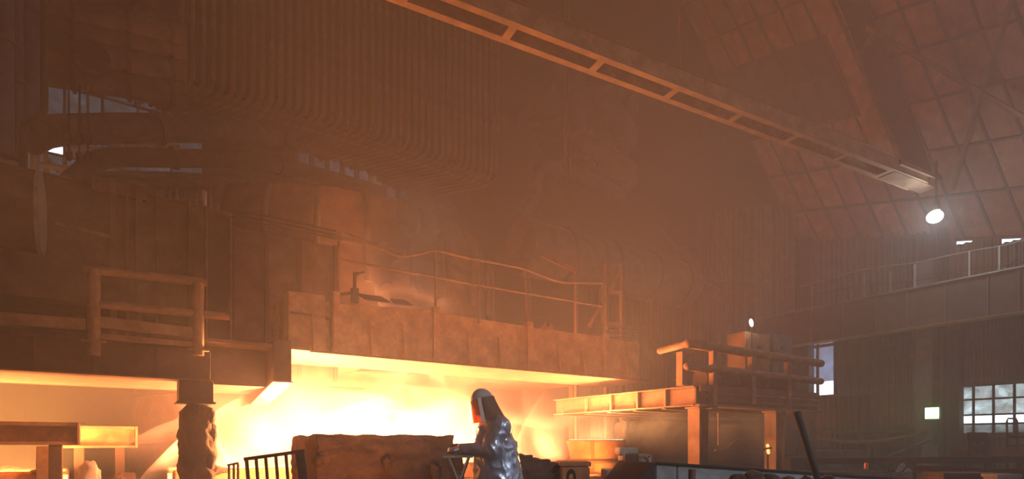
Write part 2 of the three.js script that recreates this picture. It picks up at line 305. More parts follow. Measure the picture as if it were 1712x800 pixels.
{ // bent steel sheet and valve on the platform, coil of hose behind its right end
  const z = ZP - 0.25, q = (px, py, dz = 0) => { const v = onZ(px, py, z + dz); return v; };
  const flap = (a, b, c, d, label) => {
    const g = new THREE.BufferGeometry(), up = 0.03, pos = [], P4 = [a, b, c, d], quad = (A, B, C, D) => pos.push(...[A, B, C, A, C, D].flatMap((p) => p.toArray()));
    const hi = P4.map((p) => p.clone().add(V(0, up, 0)));
    quad(hi[0], hi[1], hi[2], hi[3]); quad(P4[3], P4[2], P4[1], P4[0]); for (let i = 0; i < 4; i++) quad(P4[i], P4[(i + 1) % 4], hi[(i + 1) % 4], hi[i]);
    g.setAttribute('position', new THREE.Float32BufferAttribute(pos, 3)); g.computeVertexNormals(); solo('steel_plate', metric(g), M.dark, label, 'plate');
  };
  flap(q(612, 501), q(654, 507), q(636, 497, -0.9), q(596, 492, -0.9), 'larger buckled dark plate lying open on the platform below the plume');
  flap(q(660, 508), q(690, 511), q(676, 503, -0.6), q(652, 501, -0.6), 'smaller dark plate lying beside the larger buckled plate');
  const b = onZ(593, 496, ZP - 0.35), t = thing('valve', 'dark hand valve standing on the platform beside the first rail post', 'valve', b);
  const p = (px, py) => onZ(px, py, ZP - 0.35);
  part('valve_body', [rod(p(593, 505), p(593, 482), 0.075, 14), rod(p(593, 488), p(568, 492), 0.028, 10)], M.dark, t);
  part('valve_stem', rod(p(593, 482), p(593, 456), 0.03, 10), M.dark, t);
  part('lever', [bar(p(591, 456), p(609, 455), 0.05, 0.03), bar(p(594, 462), p(607, 453), 0.04, 0.03)], M.dark, t);
  const c = onZ(1040, 560, ZP - 0.9), k = thing('hose_coil', 'loose coil of pale wire hose behind the right end of the platform', 'coil', [c.x, c.y - 0.25, c.z]);
  for (let i = 0; i < 6; i++) part('coil_loop', new THREE.TorusGeometry(0.42, 0.014, 8, 40).rotateX(Math.PI / 2 + 0.03 * (i % 2)).translate(c.x, c.y - 0.18 + i * 0.075, c.z), M.pale, k);
}
// ------------------------------------------------------------------ the left platform on its crusted column
const ZL = -9.4, PL = (px, py, z = ZL) => onZ(px, py, z);
{
  const y0 = 2.13, xr = PL(352, 620).x, xl = -5.2;
  const t = thing('side_platform', 'dark steel platform at the left with deep edge beam over the orange glow', 'platform', [(xl + xr) / 2, y0, ZL - 1.2]);
  part('edge_beam', box(xl, xr, y0, 2.55, ZL - 0.14, ZL), M.brown, t);
  part('bottom_flange', box(xl, xr + 0.02, y0 - 0.025, y0, ZL - 0.3, ZL + 0.05), M.rust, t);
  part('deck_plate', box(xl, xr, 2.52, 2.56, ZL - 2.2, ZL), M.brown, t);
  part('soffit_plate', box(xl, xr, y0 + 0.0, y0 + 0.02, ZL - 2.2, ZL - 0.14), M.rust, t);
  for (let i = 0; i < 5; i++) { const x = xl + 0.6 + i * 1.15; part('cross_beam', ibeam(V(x, 2.33, ZL - 0.15), V(x, 2.33, ZL - 2.2), 0.34, 0.16), M.rust, t); }
  for (const px of [58, 157, 262]) part('stiffener', box(PL(px, 600).x - 0.012, PL(px, 600).x + 0.012, y0, 2.55, ZL, ZL + 0.06), M.brown, t);
  part('side_box', box(xr - 0.02, 1.9, y0 - 0.02, 2.78, ZL - 2.2, ZL - 0.5), M.brown, t);
  part('gap_cover', box(xl - 3, 2.4, y0, 3.0, ZL - 2.32, ZL - 2.26), M.brown, t);  // plate added to shut off the bright gap behind the deck
}
{
  const t = thing('pipe_railing', 'thick pipe railing with two posts on the left platform', 'railing', PL(157, 590));
  const z = ZL + 0.05, q = (px, py) => onZ(px, py, z);
  part('top_rail', rod(q(139, 449), q(345, 472), 0.058, 16), M.dust, t);
  part('mid_rail', rod(q(160, 508), q(383, 529), 0.055, 16), M.dust, t);
  part('rail_post', rod(q(157, 450), q(157, 594), 0.075, 16), M.dust, t);
  part('rail_post', rod(q(331, 473), q(331, 594), 0.078, 16), M.dust, t);
  part('kick_rail', bar(q(-60, 527), q(143, 542), 0.05, 0.15), M.dust, t);
  part('kick_rail', bar(q(166, 538), q(322, 556), 0.05, 0.15), M.dust, t);
  part('kick_rail', bar(q(166, 562), q(330, 576), 0.05, 0.08), M.dust, t);
  for (const px of [157, 331]) part('base_plate', box(q(px, 590).x - 0.14, q(px, 590).x + 0.14, 2.53, 2.56, ZL - 0.1, ZL + 0.12), M.dust, t);
}
{
  const a = 1.91, b = 2.18;
  const t = thing('support_bracket', 'heavy brown bracket with sloping underside at the platform corner', 'bracket', [(a + b) / 2, 1.9, ZL - 1]);
  const yt = PL(470, 567).y, yf = 2.18;
  part('bracket_body', prismX([[ZL, yf], [ZL, yt], [ZL - 3.2, yt], [ZL - 3.2, 1.92], [ZL - 1.97, 1.92]], a, b, 0.012), M.brown, t);
  part('wear_plate', bar(V((a + b) / 2, yf - 0.015, ZL + 0.01), V((a + b) / 2, 1.905, ZL - 1.98), b - a + 0.03, 0.025, V(0, 1, 0)), M.dust, t);
}
{
  const x = PL(330, 700).x, c = V(x, 0, ZL - 0.22), t = thing('crusted_column', 'thick round column under the left platform, crusted with dark slag', 'column', c);
  part('capital', [box(x - 0.23, x + 0.21, 1.80, 2.11, ZL - 0.44, ZL), box(x - 0.26, x + 0.24, 1.77, 1.805, ZL - 0.47, ZL + 0.03)], M.brown, t);
  const prof = []; for (let i = 0; i <= 30; i++) prof.push(new THREE.Vector2(0.215 + (i < 2 ? -0.05 * (2 - i) : 0), 1.77 - i * 0.059));
  let g = new THREE.LatheGeometry(prof.reverse(), 40); const p = g.attributes.position;
  for (let i = 0; i < p.count; i++) {
    const px = p.getX(i), py = p.getY(i), pz = p.getZ(i), r = Math.hypot(px, pz) || 1, side = Math.max(0, (px * 0.8 + pz * 0.5) / r);
    const k = 1 + (0.12 * Math.max(0, fbm(px * 7, py * 5, pz * 7, 4)) + side * 0.22 * Math.max(0, fbm(px * 3 + 4, py * 3.1, pz * 3, 3) + 0.1)) / r;
    p.setX(i, px * k); p.setZ(i, pz * k);
  }
  g = g.deleteAttribute('normal'); g.computeVertexNormals();
  part('shaft', metric(g.translate(c.x, 0, c.z)), M.slag, t);
  part('slag_crust', [lump(V(x + 0.2, 1.35, ZL - 0.16), 0.07, 0.2, 0.08), lump(V(x + 0.17, 1.6, ZL - 0.1), 0.08, 0.13, 0.08), lump(V(x + 0.16, 0.95, ZL - 0.08), 0.07, 0.2, 0.08)], M.slag, t);
}
// beams and posts that glow in the smoke behind the left column
{
  const b = (x0, x1, px, z, pt, pb, label) => {
    const yt = onZ(px, pt, z).y, yb = onZ(px, pb, z).y, t = thing('floor_beam', label, 'beam', [(x0 + x1) / 2, yb, z]);
    part('beam_web', box(x0, x1 - 0.05, yb, yt, z - 0.05, z), M.clay, t);
    part('flange', box(x0, x1, yt - 0.06, yt, z - 0.05, z + 0.14), M.dust, t); part('flange', box(x0, x1, yb, yb + 0.05, z - 0.05, z + 0.14), M.dust, t);
    part('end_plate', box(x1 - 0.04, x1, yb, yt, z - 0.05, z + 0.16), M.dust, t);
    for (const side of [x0 + 0.3, x1 - 0.3]) part('leg', box(side - 0.08, side + 0.08, 0, yb, z - 0.05, z + 0.1), M.brown, t);
  };
  b(-6.5, onZ(135, 720, -11.0).x, 70, -11.0, 705, 743, 'nearer hazy steel beam crossing behind the left column');
  b(onZ(100, 720, -14.0).x, onZ(230, 720, -14.0).x, 190, -14.0, 712, 748, 'farther hazy steel beam with a cut end, left of the column');
  const p = onZ(80, 760, -11.4), t = thing('steel_post', 'short hazy steel post under the nearer beam, far left', 'post', [p.x, 0, p.z]);
  part('shaft', box(p.x - 0.13, p.x + 0.13, 0.03, 1.15, p.z - 0.13, p.z + 0.13), M.dust, t); part('foot_plate', box(p.x - 0.2, p.x + 0.2, 0, 0.03, p.z - 0.2, p.z + 0.2), M.dust, t);
  const pale = onZ(150, 785, -12.2);
  for (const [dx, s, l] of [[0, 0.16, 'larger pale lump on the floor at the lower left'], [-0.5, 0.11, 'smaller pale lump on the floor at the lower left']]) solo('slag_lump', lump(V(pale.x + dx, 0.5 + s, pale.z), s, s * 1.5, s), M.pale, l, 'lump');
  const hp = thing('rubble_heap', 'dark heap of rubble under the left beams', 'heap', [pale.x, 0, pale.z]);
  for (let i = 0; i < 9; i++) part('rubble_piece', lump(V(pale.x + rr(-1.4, 0.6), 0.15 + rr(0, 0.25), pale.z + rr(-0.3, 0.2)), rr(0.2, 0.3), rr(0.15, 0.3), rr(0.2, 0.3), 0.3, 2), M.slag, hp);
}
// ------------------------------------------------------------------ the gas duct and tank above the left platform
{
  const z = -12, x0 = -6, x1 = onZ(350, 400, z).x, yt = 5.62, t = thing('gas_duct', 'large boxy rusty duct with upright stiffeners above the left platform', 'duct', [(x0 + x1) / 2, 2.62, z - 1.5]);
  part('front_plate', box(x0, x1, 3.55, yt, z - 0.05, z), M.rust, t);
  part('top_plate', box(x0, x1, yt - 0.04, yt, z - 3, z + 0.05), M.rust, t);
  part('bottom_plate', box(x0, x1, 3.5, 3.56, z - 3, z + 0.04), M.brown, t);
  part('back_plate', box(x0, x1, 3.5, yt, z - 3.05, z - 3), M.brown, t);
  part('lower_skirt', box(x0, x1, 2.6, 3.5, z - 0.6, z - 0.55), M.brown, t);
  for (const [px, w] of [[190, 0.1], [213, 0.04], [232, 0.1], [262, 0.04], [316, 0.05]]) { const x = onZ(px, 400, z).x; part('stiffener', box(x - w / 2, x + w / 2, 2.7, yt + 0.06, z, z + 0.12), M.rust, t); }
  part('angle_bar', bar(onZ(92, 373, z + 0.05), onZ(190, 398, z + 0.05), 0.06, 0.08), M.dust, t);
  for (const px of [168, 212, 232]) part('bracket', box(onZ(px, 330, z).x - 0.12, onZ(px, 330, z).x + 0.12, yt - 0.15, yt + 0.1, z, z + 0.1), M.rust, t);
  part('end_cover', prismX([[z, 3.55], [z, yt], [z - 3, yt], [z - 3, 3.55]], x1, x1 + 0.03), M.rust, t);
}
{
  const d = onZ(67, 357, -11.0), t = thing('horizontal_tank', 'round horizontal tank with a flat end disc at the left edge', 'tank', [d.x - 2, d.y - 0.62, d.z]);
  part('shell', rod(V(d.x, d.y, d.z), V(d.x - 4.5, d.y, d.z), 0.58, 40), M.rust, t);
  part('end_disc', rod(V(d.x - 0.02, d.y, d.z), V(d.x + 0.03, d.y, d.z), 0.60, 40), M.pale, t);
  for (const k of [0.8, 2.4]) part('saddle', box(d.x - k - 0.1, d.x - k + 0.1, 2.56, d.y - 0.4, d.z - 0.3, d.z + 0.3), M.brown, t);
}
{
  const z = -11.2, a = onZ(345, 350, z), b = onZ(387, 350, z), t = thing('channel_column', 'tall dark steel channel standing at the right end of the boxy duct', 'column', [(a.x + b.x) / 2, 2.56, z]);
  part('web', box(a.x, b.x, 2.56, a.y, z - 0.22, z - 0.2), M.brown, t);
  part('flange', box(a.x - 0.01, a.x + 0.02, 2.56, a.y, z - 0.22, z), M.dust, t); part('flange', box(b.x - 0.02, b.x + 0.01, 2.56, a.y - 0.05, z - 0.22, z), M.dust, t);
  part('cap_plate', box(a.x - 0.02, b.x + 0.02, a.y, a.y + 0.03, z - 0.24, z + 0.01), M.rust, t);
  const p = onZ(347, 345, -11.7), s = thing('vent_stub', 'short pale pipe stub rising behind the dark steel channel', 'pipe', [p.x, 5.6, p.z - 0.6]);
  part('stub', rod(V(p.x, 5.6, p.z - 0.6), V(p.x, p.y + 0.5, p.z - 0.6), 0.05, 12), M.pale, s);
}
{ // plate wall between duct and casting platform
  const z = -13.2, a = onZ(388, 378, z), b = onZ(562, 400, z), t = thing('hood_wall', 'flat hazy steel casing between the dark channel and the platform handrail', 'casing', [(a.x + b.x) / 2, 2.6, z]);
  part('face_plate', box(a.x, b.x, 2.6, a.y, z - 0.05, z), M.rust, t);
  for (const px of [388, 445, 500, 560]) part('stiffener', box(onZ(px, 400, z).x - 0.04, onZ(px, 400, z).x + 0.04, 2.6, a.y, z, z + 0.1), M.brown, t);
  for (let i = 0; i < 3; i++) part('cable', tube([onZ(388, 366 - i * 7, z), onZ(430, 372 - i * 7, z), onZ(500, 386 - i * 7, z), onZ(562, 400 - i * 7, z)], 0.025, 8, 5), M.dark, t);
  part('back_plate', box(a.x, b.x, 2.6, a.y, z - 1.55, z - 1.5), M.brown, t);
}

{ // plates added to block firelight leaking upwards, with a gap for the plume
  const t = thing('leak_blocker', 'added flat steel plates blocking the firelight behind the platforms, open where the plume rises', 'hood', [3, 2.9, -13.4]), y = 2.95;
  const X = (px) => onZ(px, 500, -12.2).x;
  for (const [a, b, z0, z1] of [[-8.5, -3, -15.6, -11.7], [-3, 0.4, -15.6, -11.7], [0.4, X(628), -15.6, -11.45], [X(628), X(725), -15.6, -13.7], [X(725), 8.6, -15.6, -11.45], [8.6, 11.4, -15.6, -12.6]]) part('blocker_plate', box(a + 0.01, b - 0.01, y, y + 0.06, z0, z1), M.rust, t);
  part('blocker_plate', box(0.3, 2.5, 2.7, 2.76, -11.8, -9.5), M.rust, t);
  for (const x of [-7, -3, 0.4, X(725), 8.6]) part('rib', box(x - 0.05, x + 0.05, y + 0.06, y + 0.2, -15.5, -11.8), M.brown, t);
  for (const [x, z] of [[-7, -15.2], [-3, -15.2], [10.9, -15.2], [10.9, -12.8]]) part('leg', box(x - 0.1, x + 0.1, 0, y, z - 0.1, z + 0.1), M.brown, t);
}
// ------------------------------------------------------------------ the furnace, its pipes and the curtain of tubes
{
  const t = thing('furnace_hearth', 'wide furnace body wall glowing behind the smoke under the platform', 'furnace', [6, 0, -18.5]);
  const g = new THREE.CylinderGeometry(5.6, 5.9, 8.0, 64, 6, false); g.translate(6, 4.0, -20.6);
  part('shell', metric(plain(g)), M.rust, t);
  for (const y of [1.2, 2.6, 4.6, 6.6]) part('shell_band', new THREE.TorusGeometry(5.85 - y * 0.035, 0.09, 10, 80).rotateX(Math.PI / 2).translate(6, y, -20.6), M.brown, t);
  for (let i = 0; i < 14; i++) { const a = Math.PI * (0.05 + 0.9 * i / 13), x = 6 + Math.cos(a) * 5.62, z = -20.6 + Math.sin(a) * 5.62; part('cooling_pipe', tube([V(x, 7.9, z), V(x + Math.cos(a) * 0.3, 7.2, z + Math.sin(a) * 0.3), V(x + Math.cos(a) * 0.35, 5.5, z + Math.sin(a) * 0.35)], 0.09, 8, 4), M.pipe, t); }
}
{ // curtain of vertical tubes that bend back into the furnace at the foot
  const z = -18, t = thing('tube_curtain', 'long curtain of upright brown tubes bending backwards at the foot', 'tubes', [6.5, 10.9, z]);
  const xa = onZ(304, 100, z).x, xb = onZ(832, 100, z).x, n = 41;
  for (let i = 0; i < n; i++) {
    const x = xa + (xb - xa) * i / (n - 1), y = 11.0 + 0.25 * Math.sin(i * 0.08), L = rr(1.4, 1.9) + 0.04 * i;
    const pts = [V(x, 19.2, z), V(x, y + 0.5, z), V(x - 0.04, y + 0.18, z - 0.06), V(x - 0.2, y, z - 0.3), V(x - L * 0.56, y - 0.06, z - L * 0.83)];
    part('tube', tube(pts, 0.075, 10, 5, 0.25, false), i % 5 === 2 ? M.pipe : M.rust, t);
  }
  for (const y of [15.9, 18.6]) part('tie_bar', bar(V(xa, y, z - 0.1), V(xb, y, z - 0.1), 0.05, 0.12), M.brown, t);
  part('backing_plate', box(xa, xb, 11.3, 19.2, z - 0.3, z - 0.2), M.soot, t);
}
const lay = (list, dz = 0) => list.map(([px, py, d]) => at(px, py, d + dz));
function pipe(name, label, list, r, mat, flanges = [], cat = 'pipe', n = 18) {
  const pts = lay(list), lo = pts.reduce((a, b) => (a.y < b.y ? a : b));
  const t = thing(name, label, cat, [lo.x, lo.y - r, lo.z]);
  part('pipe_run', tube(pts, r, n, 8), mat, t);
  const c = new THREE.CatmullRomCurve3(pts, false, 'catmullrom', 0.5);
  for (const f of flanges) { const p = c.getPointAt(f), d = c.getTangentAt(f).multiplyScalar(0.035); part('flange', rod(p.clone().sub(d), p.clone().add(d), r * 1.22, n + 4), mat, t); }
  return t;
}
// the ring mains that sweep across below the curtain
pipe('ring_main', 'thick curved ring pipe sweeping across below the tube curtain', [[48, 232, 13.5], [80, 220, 14], [140, 216, 14.5], [240, 214, 15.3], [340, 216, 16.5], [440, 224, 18], [560, 250, 20.5], [680, 292, 23]], 0.36, M.pipe, [0.25, 0.55, 0.8]);
pipe('ring_main', 'lower brown pipe rising from the boxy duct, then level below the ring pipe', [[118, 306, 13.0], [136, 290, 13.3], [160, 270, 13.8], [195, 263, 14.4], [280, 264, 15.2], [390, 267, 16.6], [500, 284, 18.6], [640, 322, 21.5]], 0.235, M.brown, [0.3, 0.6]);
pipe('water_pipe', 'slim pale blue pipe in the daylight below the lower brown pipe', [[150, 292, 15], [220, 291, 15.6], [310, 293, 16.6], [400, 300, 18]], 0.085, M.grey);
pipe('cross_main', 'grey horizontal pipe just above the boxy duct', [[150, 306, 16], [220, 309, 16.4], [330, 313, 17.3], [460, 322, 19], [600, 350, 21.5]], 0.27, M.pipe, [0.2, 0.5]);
pipe('cross_main', 'dim pipe with a bright edge below the daylight slots', [[420, 302, 20], [520, 312, 21.5], [640, 335, 23.5], [760, 362, 25]], 0.2, M.pipe, [0.3, 0.7]);
// dark uprights at the far left
pipe('riser_pipe', 'dark upright pipe at the far left bending under at its foot', [[74, -40, 9.5], [74, 60, 9.5], [74, 170, 9.5], [72, 186, 9.5], [62, 196, 9.5], [47, 203, 9.5], [40, 214, 9.5], [39, 240, 9.5], [39, 300, 9.5]], 0.055, M.dark, [0.1], 'pipe', 14);
pipe('riser_pipe', 'widest dark blue riser with an elbow left of the thin bent pipe', [[52, -60, 10.2], [52, 60, 10.2], [52, 140, 10.2], [46, 172, 10.2], [26, 190, 10.2], [8, 196, 10.2]], 0.2, M.blue, [0.3]);
pipe('riser_pipe', 'dark straight riser pipe nearest the left edge', [[8, -60, 9.2], [8, 100, 9.2], [8, 262, 9.2]], 0.12, M.blue, [0.4]);
pipe('riser_pipe', 'thin dark riser between the two wide risers at the far left', [[30, -60, 9.8], [30, 100, 9.8], [30, 268, 9.8]], 0.075, M.blue, [0.6]);
// dark ducts in the upper left
[[78, 8, 310, 62, 0.3, 'topmost of the dark level ducts in the upper left'], [78, 40, 310, 88, 0.27, 'second from top of the dark level ducts in the upper left'], [78, 78, 310, 122, 0.33, 'third from top of the dark level ducts, behind the round blind flange'], [78, 122, 310, 158, 0.33, 'lowest of the dark level ducts, just above the daylight gap']].forEach(([xa, ya, xb, yb, r, label], i) => {
  const z = -16.5 - i * 0.15, a = onZ(xa - 30, ya - 6, z), b = onZ(xb, yb, z), t = thing('air_duct', label, 'duct', [(a.x + b.x) / 2, Math.min(a.y, b.y) - r, z]);
  part('duct_shell', rod(a, b, r * 0.9, 22), M.pipe, t);
  for (const k of [0.25, 0.6, 0.9]) { const p = a.clone().lerp(b, k), d = b.clone().sub(a).normalize().multiplyScalar(0.04); part('flange', rod(p.clone().sub(d), p.clone().add(d), r * 1.12, 22), M.dark, t); }
});
{
  const c = onZ(155, 95, -16.1), t = thing('blind_flange', 'round dark blind flange on the third upper duct', 'flange', c);
  part('disc', rod(V(c.x, c.y, c.z - 0.15), V(c.x, c.y, c.z + 0.06), 0.34, 30), M.brown, t);
  for (let i = 0; i < 10; i++) { const a = i / 10 * 6.283; part('bolt', rod(V(c.x + Math.cos(a) * 0.28, c.y + Math.sin(a) * 0.28, c.z + 0.05), V(c.x + Math.cos(a) * 0.28, c.y + Math.sin(a) * 0.28, c.z + 0.1), 0.03, 6), M.dark, t); }
}
pipe('red_duct', 'rusty red duct curving down from the top left to the tube curtain', [[180, -24, 15.6], [215, 2, 15.6], [250, 30, 15.7], [285, 48, 15.8], [306, 56, 15.9]], 0.36, M.rust, [0.5]);
// pipework lit by the daylight behind
{
  const P3 = (px, py, d) => at(px, py, d), PW = (px, py) => onZ(px, py, ZB + 0.28);
  const runs = [
    [[100, 236, 19], [300, 244, 20.5], 0.05, 'pale level pipe high in the daylight gap'], [[110, 246, 18.5], [290, 251, 20], 0.04, 'pale level pipe second from top in the daylight gap'], [[66, 276, 18], [130, 284, 18.6], 0.09, 'pale level pipe low in the daylight gap beside the risers'],
    [[150, 232, 19], [200, 250, 19.4], 0.03, 'thin slanting pipe in the daylight gap'], [[196, 234, 19], [196, 255, 19], 0.09, 'short upright stub left in the daylight gap'], [[208, 234, 19.1], [208, 256, 19.1], 0.09, 'short upright stub right in the daylight gap'],
    [[74, 205, 17], [78, 290, 17], 0.06, 'thin upright pipe in the daylight beside the risers'], [[58, 215, 17.4], [58, 290, 17.4], 0.1, 'thicker upright pipe in the daylight beside the risers'], [[78, 262, 17], [100, 285, 17.3], 0.035, 'slanting brace low in the daylight gap'],
    [[105, 270, 16.5], [120, 246, 16.5], 0.03, 'long slanting brace in the middle of the daylight gap'], [[240, 242, 20], [262, 232, 20], 0.04, 'slanting pipe at the right end of the daylight gap'],
  ];
  for (const [a, b, r, label] of runs) { const p = PW(...a), q = PW(...b), lo = p.y < q.y ? p : q, t = thing('service_pipe', label, 'pipe', [lo.x, lo.y, lo.z]); part('pipe_run', rod(p, q, r * 1.2, 10), M.grey, t); for (const f of [0.15, 0.8]) { const c = p.clone().lerp(q, f); part('wall_bracket', box(c.x - 0.06, c.x + 0.06, c.y - 0.06, c.y + 0.06, ZB - 0.04, ZB + 0.28), M.dark, t); } }
  for (const [px, label] of [[115, 'left hanging chain hoist, dark against the daylight'], [147, 'right hanging chain hoist, dark against the daylight'], [133, 'low hanging chain hoist between the other two']]) {
    const p = P3(px, 228, 13.2), t = thing('chain_hoist', label, 'hoist', [p.x, p.y - 0.6, p.z]);
    part('hoist_body', lump(V(p.x, p.y - 0.05, p.z), 0.09, 0.14, 0.09, 0.15, 2), M.soot, t); part('hook_block', lump(V(p.x, p.y - 0.45, p.z), 0.07, 0.12, 0.07, 0.15, 2), M.soot, t);
    part('chain', rod(V(p.x, p.y + 1.2, p.z), V(p.x, p.y - 0.5, p.z), 0.022, 8), M.soot, t);
  }
  // valves and stubs just above the boxy duct
  const t = thing('pipe_manifold', 'pale cluster of short pipes and valves on top of the boxy duct', 'manifold', P3(300, 340, 13.4));
  part('header', rod(P3(250, 327, 13.4), P3(345, 338, 13.6), 0.05, 12), M.grey, t); part('header', rod(P3(270, 341, 13.4), P3(345, 350, 13.6), 0.04, 12), M.grey, t);
  for (const px of [272, 284, 296, 328, 352]) part('branch', rod(P3(px, 312, 13.4), P3(px, 352, 13.4), 0.042, 10), M.grey, t);
}
// ------------------------------------------------------------------ pipework behind and right of the platform
{
  const z = -16, r = 0.95, y = 7.95, xe = onZ(1150, 475, z).x - 0.2, t = thing('hot_blast_main', 'huge level pipe with a rounded end behind the platform handrail', 'pipe', [14, y - r, z]);
  const prof = [[0.001, xe + 0.62], [0.35, xe + 0.57], [0.65, xe + 0.4], [0.86, xe + 0.15], [r, xe - 0.2], [r, 11.2]].map(([a, b]) => new THREE.Vector2(a, -b));
  part('shell', metric(plain(new THREE.LatheGeometry(prof, 44).rotateZ(Math.PI / 2)).translate(0, y, z)), M.pipe, t);
  for (const x of [13, 15.2, 17.4, 19.2]) part('shell_band', new THREE.TorusGeometry(r + 0.01, 0.05, 8, 48).rotateY(Math.PI / 2).translate(x, y, z), M.brown, t);
  const h = (px) => { const v = onZ(px, 540, z); return v.x; };
  for (const px of [1000, 1090]) part('hanger', box(h(px) - 0.06, h(px) + 0.06, 5.2, y - r + 0.05, z - 0.1, z + 0.1), M.brown, t);
  part('support_beam', ibeam(V(h(1085), 5.2, z), V(h(1150), 5.2, z), 0.3, 0.2), M.brown, t);
}
const S1 = [[944, 96, 22], [950, 140, 22], [965, 158, 22], [985, 162, 22], [1008, 168, 22], [1022, 185, 22], [1030, 200, 22.1], [1042, 218, 22.3], [1046, 236, 22.6], [1030, 248, 22.8]];
pipe('snaking_duct', 'upper snaking round duct, hazy behind the crane beam', S1, 0.46, M.pipe, [0.35, 0.7], 'duct', 24);
pipe('snaking_duct', 'middle looping elbow of duct beside the upper snaking duct', [[1010, 160, 23.4], [1035, 158, 23.4], [1050, 168, 23.4], [1052, 190, 23.4], [1040, 205, 23.5]], 0.36, M.pipe, [0.5], 'duct', 24);
pipe('snaking_duct', 'lower snaking round duct above the huge level pipe', [[970, 250, 21.8], [985, 246, 21.8], [1003, 250, 21.9], [1016, 262, 22], [1030, 276, 22.1], [1046, 284, 22.3], [1050, 296, 22.6], [1040, 306, 22.8]], 0.44, M.pipe, [0.4], 'duct', 24);
pipe('down_pipe', 'upright round duct running down behind the crane beam', [[962, 60, 22.4], [962, 160, 22.4], [962, 255, 22.4]], 0.42, M.pipe, [0.3, 0.8], 'duct', 24);
pipe('down_pipe', 'left of the two thin upright pipes left of the snaking ducts', [[944, -20, 20.5], [944, 150, 20.5], [944, 292, 20.5]], 0.06, M.pipe, [0.5]);
pipe('down_pipe', 'right of the two thin upright pipes left of the snaking ducts', [[951, -20, 20.5], [952, 150, 20.5], [953, 305, 20.5]], 0.06, M.pipe, [0.5]);
pipe('curved_duct', 'faint duct sweeping across behind the thin upright pipes', [[800, 150, 24], [860, 190, 24], [930, 215, 23.8], [985, 232, 23.5]], 0.45, M.pipe, [0.4], 'duct', 22);
pipe('curved_duct', 'faint lower duct with an elbow left of the snaking ducts', [[868, 360, 22], [890, 335, 22], [898, 300, 22], [915, 282, 22], [990, 300, 22.3], [1040, 330, 22.6]], 0.3, M.pipe, [0.5], 'duct', 22);
{ // stair frame between platform rail and huge pipe
  const q = (px, py, d = 16.5) => at(px, py, d), b = q(1035, 580), t = thing('stair_frame', 'hazy steel frame with a diagonal brace right of the platform handrail', 'frame', b);
  for (const px of [1014, 1040]) part('upright', bar(q(px, 440), q(px, 808), 0.12, 0.12, V(0, 0, 1)), M.rust, t);
  part('diagonal', bar(q(985, 545), q(1042, 445), 0.1, 0.1), M.rust, t); part('rung', bar(q(1014, 487), q(1040, 490), 0.1, 0.1), M.rust, t); part('rung', bar(q(1014, 540), q(1040, 543), 0.1, 0.1), M.rust, t);
  const p2 = q(964, 540, 16), k = thing('steel_upright', 'slim hazy upright behind the middle of the platform handrail', 'post', [p2.x, 0, p2.z]); part('shaft', bar(q(964, 430, 16), q(964, 810, 16), 0.1, 0.1, V(0, 0, 1)), M.rust, k); part('bracket', bar(q(905, 425, 16), q(968, 455, 16), 0.1, 0.12), M.rust, k);
}
{ // ribbed cladding right of the huge pipe
  const x = 22.6, za = onX(1166, 400, x).z, zb = onX(1330, 400, x).z, t = thing('ribbed_cladding', 'tall hazy casing of narrow upright ribs right of the huge pipe', 'cladding', [x, 4, (za + zb) / 2]);
  const n = 5; for (let i = 0; i < n; i++) { const s = (zb - za) / n; part('ribbed_sheet', corrugated(V(x, 4.2, za + i * s), V(0, 0, 1), V(0, 1, 0), s, 9.5, 0.22, 0.06), i % 2 ? M.grey : M.sheet, t); }
  for (const y of [4.2, 8.5, 13.6]) part('rail', bar(V(x + 0.12, y, za), V(x + 0.12, y, zb), 0.1, 0.12), M.brown, t);
  for (const z of [za + 0.3, zb - 0.3]) part('leg', box(x + 0.1, x + 0.3, 0, 4.2, z - 0.1, z + 0.1), M.brown, t);
}
for (const [pts, label] of [[[[1166, 458, 24], [1210, 470, 23.5], [1260, 468, 22.5], [1318, 448, 21.5]], 'upper of the slack cables before the ribbed casing'], [[[1166, 466, 24], [1215, 486, 23.4], [1270, 480, 22.4], [1318, 458, 21.5]], 'lower of the slack cables before the ribbed casing'], [[[1060, 340, 23], [1110, 390, 23.4], [1150, 432, 23.8], [1180, 455, 24]], 'steep cable running down onto the huge pipe']])
  pipe('cable', label, pts, 0.028, M.grey, [0.5], 'cable', 8);
